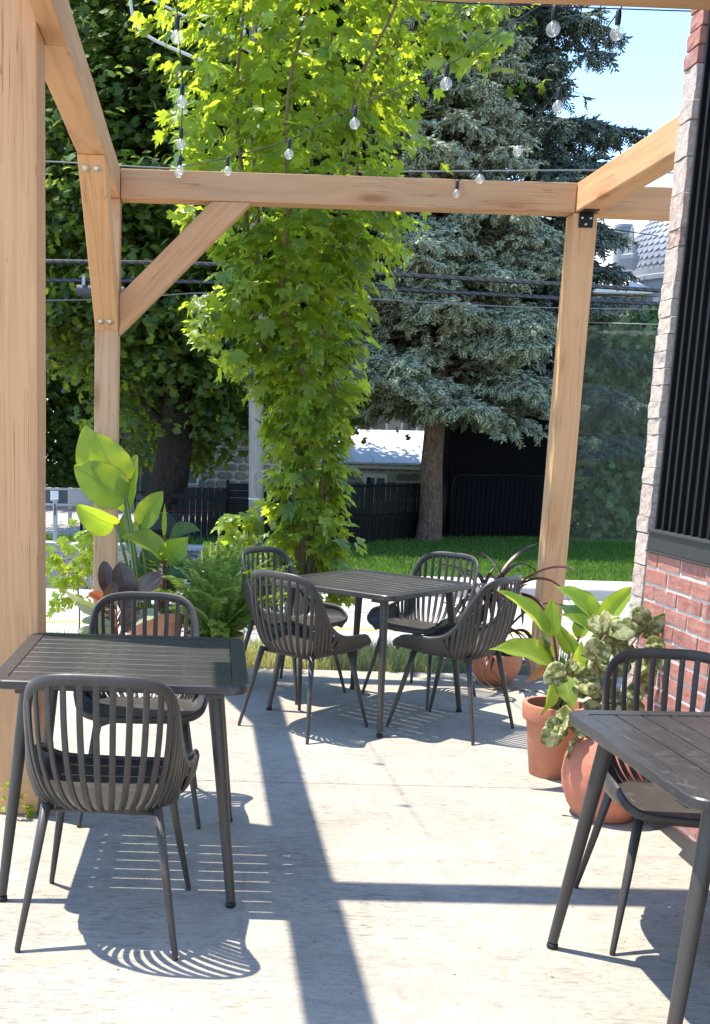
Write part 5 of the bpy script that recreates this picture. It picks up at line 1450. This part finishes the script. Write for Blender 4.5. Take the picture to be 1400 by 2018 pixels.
b = MB(); b.tube(sagline(Vector((-5, 17.09, G + .66)), Vector((-2.25, 17.05, G + .62)), .03) + sagline(Vector((-2.25, 17.05, G + .62)), Vector((.44, 18.69, G + .56)), .02)[1:], .006, 6)
tag(b.build('red_cord', M['rope'], None, True), 'red cord stretched from the pale post to the black fence', 'cord')
nb_ = empty('notice_board', (-2.9, 21.5, G), 'dark notice board with a pinned white sheet beyond the wire fence', 'notice board')
b = MB(); b.box((-4.1, 21.5, G + .42), (-2.62, 21.54, G + .68)); wlink('board', b.mesh('board', M['slate'], False, .004), nb_, Matrix.Identity(4))
b = MB(); b.box((-4.15, 21.49, G + .68), (-1.95, 21.55, G + .725)); b.box((-4.15, 21.49, G + .375), (-1.95, 21.55, G + .42)); b.box((-2.62, 21.50, G + .42), (-1.95, 21.53, G + .68)); wlink('frame', b.mesh('frame', M['whitepost'], False, .004), nb_, Matrix.Identity(4))
b = MB(); b.box((-2.96, 21.488, G + .47), (-2.80, 21.494, G + .665)); wlink('paper', b.mesh('paper', M['paper']), nb_, Matrix.Identity(4))
for x in (-4.05, -2.62, -2.02):
    b = MB(); b.box((x, 21.56, G), (x + .07, 21.63, G + .73)); wlink('post', b.mesh('post', M['whitepost']), nb_, Matrix.Identity(4))
rk = empty('metal_railing', (-2.2, 25, G), 'thin dark metal railing far behind the notice board', 'railing')
for z in (.50, .30):
    b = MB(); b.tube([(-2.75, 25, G + z), (-1.0, 25, G + z)], .016, 6); wlink('rail', b.mesh('rail', M['fence'], True), rk, Matrix.Identity(4))
for x in (-2.75, -2.35, -1.95, -1.5, -1.0):
    b = MB(); b.tube([(x, 25, G), (x, 25, G + .85)], .018, 6); wlink('post', b.mesh('post', M['fence'], True), rk, Matrix.Identity(4))

# ------------------------------------------------------------------ utility pole and wires
pb_ = Vector((.915, 17.27, G)); pt_ = Vector((.58, 17.27, 8.6))
pole = empty('utility_pole', pb_, 'weathered grey utility pole half hidden by the young maple', 'utility pole')
b = MB(); b.tube([pb_.lerp(pt_, i / 10) for i in range(11)], [.125 - .004 * i for i in range(11)], 18); wlink('shaft', b.mesh('shaft', M['polewood'], True), pole, Matrix.Identity(4))
b = MB(); b.box((.56 - .9, 17.10, 8.0), (.56 + .9, 17.20, 8.1)); wlink('crossarm', b.mesh('crossarm', M['polewood'], False, .006), pole, Matrix.Identity(4))
for x, z in ((.44, 7.45), (.66, 7.45), (.70, 6.2)):
    b = MB(); b.lathe([(.02, 0)] + [(.055 if i % 2 else .032, .04 * i) for i in range(1, 9)] + [(.02, .36)], 16, (x, 17.08, z - .3)); wlink('insulator', b.mesh('insulator', M['ceramic'], True), pole, Matrix.Identity(4))
b = MB(); b.box((.70, 17.13, 5.0), (.86, 17.15, 5.28)); wlink('sign_plate', b.mesh('sign_plate', M['white'], False, .004), pole, Matrix.Identity(4))
b = MB(); b.lathe([(.126, -.01), (.131, -.008), (.131, .008), (.126, .01)], 18, (pb_.x - .03, 17.27, .55)); wlink('band', b.mesh('band', M['white'], True), pole, Matrix.Identity(4))
def wire(label, pts, r, mat, cat='cable', ties=0):
    P = catmull(pts, 8); root = empty('overhead_cable', P[0], label, cat, 'overhead cables along the street')
    b = MB(); b.tube(P, r, 7); wlink('line', b.mesh('line', mat, True), root, Matrix.Identity(4))
    if ties:
        b = MB()
        L = sum((P[i + 1] - P[i]).length for i in range(len(P) - 1)); tt = 0
        for i in range(len(P) - 1):
            seg = int((P[i + 1] - P[i]).length / .12)
            for q in range(seg):
                a = P[i].lerp(P[i + 1], q / seg); e = P[i].lerp(P[i + 1], min(1, (q + .7) / seg)); b.tube([a + Vector((0, -r * .9, r * .8)), e + Vector((0, -r * .9, -r * .6))], r * .12, 4, False)
        wlink('lashing', b.mesh('lashing', M['cablegrey'], True), root, Matrix.Identity(4))
W_ = 15.6
wire('upper of the two thick black cables lashed with grey wire, crossing the whole street', [at(-200, 512, W_), at(85, 515, W_), at(420, 521, W_), at(775, 541, W_), at(1305, 573, W_), at(1500, 590, W_)], .030, M['cable'], ties=1)
wire('lower of the two thick black cables lashed with grey wire, crossing the whole street', [at(-200, 549, W_), at(85, 552, W_), at(420, 556, W_), at(710, 566, W_), at(1310, 600, W_), at(1500, 612, W_)], .030, M['cable'], ties=1)
wire('thin grey wire hanging lowest across the street', [at(-200, 594, W_), at(85, 592, W_), at(250, 588, W_), at(420, 577, W_), at(710, 588, W_), at(1000, 604, W_), at(1310, 610, W_)], .008, M['cablegrey'])
wire('thin pale twin wire passing just above the far timber beam', [at(-200, 312, W_), at(85, 318, W_), at(300, 330, W_), at(490, 336, W_), at(800, 338, W_), at(1190, 336, W_), at(1400, 345, W_)], .010, M['cablegrey'])
wire('pale thick cable curving down into the young maple, longer of two pale cables', [at(256, -40, 12), at(258, 5, 12), at(268, 48, 12), at(300, 76, 12), at(370, 108, 12), at(437, 137, 12), at(500, 165, 12)], .016, M['cablewhite'])
wire('short pale cable at the very top running behind the first hanging bulb', [at(285, -8, 12), at(345, 22, 12), at(420, 60, 12), at(500, 105, 12)], .012, M['cablewhite'])
sc_ = empty('splice_case', at(205, 572, W_ - .05), 'dark grey box hung on the street cables behind the brace', 'splice case')
c0, c1 = at(152, 566, W_ - .05), at(245, 570, W_ - .05)
b = MB(); b.tube([c0 + Vector((0, 0, -.04)), c1 + Vector((0, 0, -.04))], .075, 14); wlink('case', smooth_by_angle(b.mesh('case', M['greybox']), 40), sc_, Matrix.Identity(4))
for f in (.15, .85):
    p = c0.lerp(c1, f); b = MB(); b.box((p.x - .02, p.y - .08, p.z + .02), (p.x + .02, p.y, p.z + .14)); wlink('hanger', b.mesh('hanger', M['galv']), sc_, Matrix.Identity(4))

# ------------------------------------------------------------------ stone church and annexe
def stone_mesh(i):
    r = random.Random(700 + i); V = []; F = []
    n = 10
    for s, z in ((1.0, 0.0), (.97, -.035), (.80, -.06)):
        for k in range(n):
            a = 2 * PI * k / n + .3; c, sn = math.cos(a), math.sin(a)
            q = 1 / max(abs(c), abs(sn)) ** .75; V.append((c * q * .5 * s * (1 + .06 * math.sin(i + k)), z + r.uniform(-.008, .008), sn * q * .5 * s * (1 + .05 * math.cos(2 * i + k))))
    for j in range(2):
        for k in range(n): F.append((j * n + k, j * n + (k + 1) % n, (j + 1) * n + (k + 1) % n, (j + 1) * n + k))
    F.append(tuple(range(2 * n, 3 * n))); me = mesh('stone', V, F, M['stone'])
    bm = bmesh.new(); bm.from_mesh(me); bmesh.ops.recalc_face_normals(bm, faces=bm.faces); bm.to_mesh(me); bm.free(); return me
SM = [stone_mesh(i) for i in range(6)]
def stones(parent, x0, x1, z0, z1, Y, w=.30, h=.20, skip=()):
    z = z0
    while z < z1 - .5 * h:
        hh_ = h * random.uniform(.9, 1.15); x = x0 + random.uniform(0, w * .4)
        while x < x1 - .12:
            ww = w * random.uniform(.6, 1.35)
            if not any(a < x + ww / 2 < b_ and c < z + hh_ / 2 < d for a, b_, c, d in skip):
                m = Matrix.Translation((x + ww / 2, Y, z + hh_ / 2)) @ Matrix.Diagonal((ww * .90, 1.0, hh_ * .84, 1))
                wlink('stone', random.choice(SM), parent, m)
            x += ww
        z += hh_
church = empty('stone_church', (10, 33, G), 'grey stone church with a silver curved roof far behind the trees', 'church')
CYW = 33.0
b = MB(); b.box((-4.2, CYW, G - 1), (17.5, CYW + 9, 5.9)); wlink('wall', b.mesh('wall', M['stonewall']), church, Matrix.Identity(4))
for wx0, wx1, wz0, wz1 in ((-1.3, 2.4, G - .2, 1.5), (10.6, 14.6, 4.4, 5.9), (-4.2, -3.0, -1.0, 1.5)):
    b = MB(); b.box((wx0, CYW - .03, wz0), (wx1, CYW - .002, wz1)); wlink('wall_face', b.mesh('wall_face', M['stonemortar']), church, Matrix.Identity(4))
stones(church, -1.25, 2.3, G, 1.4, CYW - .03, .40, .235, skip=((-.72, -.08, .05, .52),))
stones(church, 10.7, 14.5, 4.45, 5.85, CYW - .03, .42, .28, skip=((12.75, 14.0, 4.3, 5.75),))
stones(church, -4.1, -3.05, -.5, 1.3, CYW - .03, .34, .22)
wn_ = MB(); wn_.box((-.72, CYW - .10, .05), (-.08, CYW - .031, .52)); wf_ = wlink('window', wn_.mesh('window', M['white'], False, .01), church, Matrix.Identity(4))
b = MB(); b.box((-.66, CYW - .115, .1), (-.14, CYW - .102, .47)); link('pane', b.mesh('pane', M['pane']), wf_)
# roof slopes, cornice
b = MB(); b.add([(-4.6, CYW - .4, 6.05), (17.9, CYW - .4, 6.05), (17.9, CYW + 4.6, 9.0), (-4.6, CYW + 4.6, 9.0), (-4.6, CYW - .4, 5.92), (17.9, CYW - .4, 5.92), (17.9, CYW + 9.6, 6.0), (-4.6, CYW + 9.6, 6.0)], [(0, 1, 2, 3), (4, 5, 1, 0), (3, 2, 6, 7), (1, 5, 6, 2), (0, 3, 7, 4), (4, 7, 6, 5)])
wlink('roof', b.mesh('roof', M['roofwhite']), church, Matrix.Identity(4))
# curved silver roof with fish-scale tin, drum and cornice
dc = Vector((15.05, CYW + .9, 6.62)); DR = 2.45; DH = 2.3
dome_prof = [(DR * math.cos(a), DH * math.sin(a)) for a in np.linspace(0, PI / 2, 14)]; dome_prof[-1] = (.0001, DH)
b = MB(); b.lathe(dome_prof, 40, dc); dm = wlink('curved_roof', b.mesh('curved_roof', M['silver'], True), church, Matrix.Identity(4))
V = []; F = []
for i in range(17):
    a = .04 + i * .085; r_ = DR * math.cos(a); z = DH * math.sin(a)
    if r_ < .3: break
    ns = int(2 * PI * r_ / .20)
    for k in range(ns):
        th_ = 2 * PI * (k + .5 * (i % 2)) / ns
        if math.sin(th_) > .35: continue
        nrm = Vector((math.cos(a) * math.cos(th_) / DR, math.cos(a) * math.sin(th_) / DR, math.sin(a) / DH)).normalized(); tg = Vector((-math.sin(th_), math.cos(th_), 0)); dn = tg.cross(nrm); dn = dn if dn.z < 0 else -dn
        c = dc + Vector((r_ * math.cos(th_), r_ * math.sin(th_), z)) + nrm * .012; o_ = len(V)
        V += [c - tg * .095, c - tg * .095 + dn * .10 + nrm * .003, c + dn * .19 + nrm * .008, c + tg * .095 + dn * .10 + nrm * .003, c + tg * .095]; F.append((o_, o_ + 1, o_ + 2, o_ + 3, o_ + 4))
o = link('scales', mesh('scales', V, F, M['silver']), dm); o['kind'] = 'stuff'
b = MB(); b.lathe([(DR + .02, -1.0), (DR + .02, -.35), (DR + .14, -.30), (DR + .14, -.18), (DR + .05, -.14), (DR + .05, 0)], 40, dc); wlink('cornice', b.mesh('cornice', M['silver'], False), church, Matrix.Identity(4))
b = MB()
for k in range(15):
    a0 = k * PI / 28
rim_ = [dc + Vector((-DR * math.cos(a) * 1.0 - .06, -.9 - .02, DH * math.sin(a) + .05)) for a in np.linspace(0, PI / 2, 12)]
vp = at(1225, 490, CYW + .8); b = MB(); b.lathe([(.22, -.5), (.22, .38), (.27, .40), (.27, .46), (.22, .48), (.22, .56), (.27, .58), (.27, .66), (.0001, .68)], 20, vp); wlink('roof_vent', smooth_by_angle(b.mesh('roof_vent', M['silver']), 40), church, Matrix.Identity(4))
fp = at(1241, 508, CYW - .2); b = MB(); b.lathe([(.20, -.35), (.30, -.05), (.30, .06), (.18, .10), (.17, .15), (.04, .85), (.0001, .87)], 4, fp); wlink('finial', b.mesh('finial', M['silver']), church, Matrix.Identity(4))
# arched window
aw = at(1293, 628, CYW - .05); ro, ri = .55, .45
V = []; F = []; pts = [(-1, -1.4)] + [(-math.cos(a), math.sin(a)) for a in np.linspace(0, PI, 17)] + [(1, -1.4)]
for rad_, yy in ((ro, -.06), (ri, -.06), (ro, 0), (ri, 0)):
    for (x, z) in pts: V.append((aw.x + x * rad_, aw.y + yy, aw.z + z * rad_))
n_ = len(pts)
for k in range(n_ - 1): F += [(k, k + 1, n_ + k + 1, n_ + k), (2 * n_ + k, k, k + 1, 2 * n_ + k + 1)[::-1], (n_ + k, n_ + k + 1, 3 * n_ + k + 1, 3 * n_ + k)]
me = mesh('window', V, F, M['white']); wa = wlink('window', me, church, Matrix.Identity(4))
b = MB(); b.add([(aw.x + x * ri, aw.y - .012, aw.z + z * ri) for (x, z) in pts], [tuple(range(n_ - 1, -1, -1))]); link('pane', b.mesh('pane', M['pane']), wa)
b = MB()
for a in (PI * .25, PI * .5, PI * .75): b.tube([(aw.x + .18 * math.cos(a), aw.y - .03, aw.z + .18 * math.sin(a)), (aw.x + ri * math.cos(a), aw.y - .03, aw.z + ri * math.sin(a))], .025, 4)
b.tube([(aw.x + .18 * math.cos(a), aw.y - .03, aw.z + .18 * math.sin(a)) for a in np.linspace(0, PI, 9)], .022, 4); b.tube([(aw.x - ri, aw.y - .03, aw.z), (aw.x + ri, aw.y - .03, aw.z)], .025, 4)
for x in (-.15, .15): b.tube([(aw.x + x, aw.y - .03, aw.z), (aw.x + x, aw.y - .03, aw.z - .75)], .022, 4)
link('glazing_bars', b.mesh('glazing_bars', M['white']), wa)

annexe = empty('stone_annexe', (4.6, 26, G), 'low grey stone annexe with a white roof behind the black fence', 'building')
AYW = 26.0
b = MB(); b.box((2.2, AYW, G - .1), (7.6, AYW + 4, .93)); wlink('wall', b.mesh('wall', M['stonemortar']), annexe, Matrix.Identity(4))
stones(annexe, 2.25, 7.5, G + .02, .92, AYW, .30, .195, skip=((3.80, 4.48, -.2, .80),))
b = MB(); b.add([(2.0, AYW - .25, .945), (7.8, AYW - .25, .985), (7.8, AYW + 2.4, 1.75), (2.0, AYW + 2.4, 1.72), (2.0, AYW - .25, .99), (7.8, AYW - .25, 1.03), (7.8, AYW + 2.4, 1.80), (2.0, AYW + 2.4, 1.77)], [(0, 3, 2, 1), (4, 5, 6, 7), (0, 1, 5, 4), (1, 2, 6, 5), (2, 3, 7, 6), (3, 0, 4, 7)])
rf = wlink('roof', b.mesh('roof', M['roofwhite']), annexe, Matrix.Identity(4))
for k in range(12):
    x = 2.15 + k * .48; b = MB(); b.tube([(x, AYW - .24, .995 + (x - 2) * .007), (x, AYW + 2.38, 1.775 + (x - 2) * .005)], .014, 4); link('seam', b.mesh('seam', M['roofwhite']), rf)
b = MB(); b.box((2.15, AYW - .10, .86), (7.65, AYW - .004, .935)); wlink('fascia', b.mesh('fascia', M['white']), annexe, Matrix.Identity(4))
b = MB(); b.box((3.86, AYW - .07, .06), (4.42, AYW - .002, .74)); wn2 = wlink('window', b.mesh('window', M['white'], False, .006), annexe, Matrix.Identity(4))
for x in (3.93, 4.17):
    b = MB(); b.box((x, AYW - .082, .12), (x + .19, AYW - .071, .64)); link('pane', b.mesh('pane', M['pane']), wn2)
b = MB(); b.add([(2.3, 24.9, .0), (4.1, 24.9, .0), (3.3, 24.9, .36), (2.7, 24.9, .33), (2.3, 25.9, .0), (4.1, 25.9, .0), (3.3, 25.9, .36), (2.7, 25.9, .33)], [(0, 1, 2, 3), (7, 6, 5, 4), (0, 4, 5, 1), (1, 5, 6, 2), (2, 6, 7, 3), (3, 7, 4, 0)])
hood = b.mesh('cover', M['roofwhite']); o = link('tarp_cover', hood); o.location = (0, 0, -.02); tag(o, 'pale sloping tarpaulin behind the slatted black fence', 'tarpaulin')
b = MB(); b.box((2.45, 25.0, G), (3.9, 25.8, -.022)); tag(b.build('crate_stack', M['slate'], None, bevel=.02), 'dark crate under the pale tarpaulin behind the slatted fence', 'crate')

# ------------------------------------------------------------------ clear vinyl windbreak between frame post and building
vx = empty('vinyl_windbreak', (2.40, 7.0, .9), 'clear crinkled vinyl windbreak sheet hung between the far right post and the brick building', 'windbreak')
nx, nz = 40, 70; V = []; F = []
g = np.random.default_rng(77); ph_ = g.uniform(0, 6, 12)
for j in range(nz + 1):
    for i in range(nx + 1):
        x = 2.372 + 1.1 * i / nx; z = .90 + 1.35 * j / nz
        y = 7.0 + .012 * math.sin(9 * x + 3 * z + ph_[0]) + .008 * math.sin(23 * x - 17 * z + ph_[1] + 2 * math.sin(5 * z)) + .005 * math.sin(41 * x + 37 * z + ph_[2] + 2 * math.sin(9 * x)) + .003 * math.sin(70 * z - 33 * x + 3 * math.sin(13 * x))
        y -= .045 * math.exp(-((z - 1.43) / .022) ** 2) + .035 * math.exp(-((z - 1.33) / .018) ** 2) + .03 * math.exp(-((z - 2.23) / .02) ** 2)
        V.append((x, y, z))
for j in range(nz):
    for i in range(nx):
        a = j * (nx + 1) + i; F.append((a, a + 1, a + nx + 2, a + nx + 1))
wlink('sheet', mesh('sheet', V, F, M['vinyl'], True), vx, Matrix.Identity(4))
b = MB(); b.tube([(2.366, 6.995, 2.265), (3.49, 6.995, 2.265)], .0025, 6); wlink('top_rod', b.mesh('top_rod', M['galv'], True), vx, Matrix.Identity(4))
b = MB(); b.tube([(3.49, 7.0, 0), (3.49, 7.0, 2.3)], .02, 10); wlink('side_pole', b.mesh('side_pole', M['galv'], True), vx, Matrix.Identity(4))
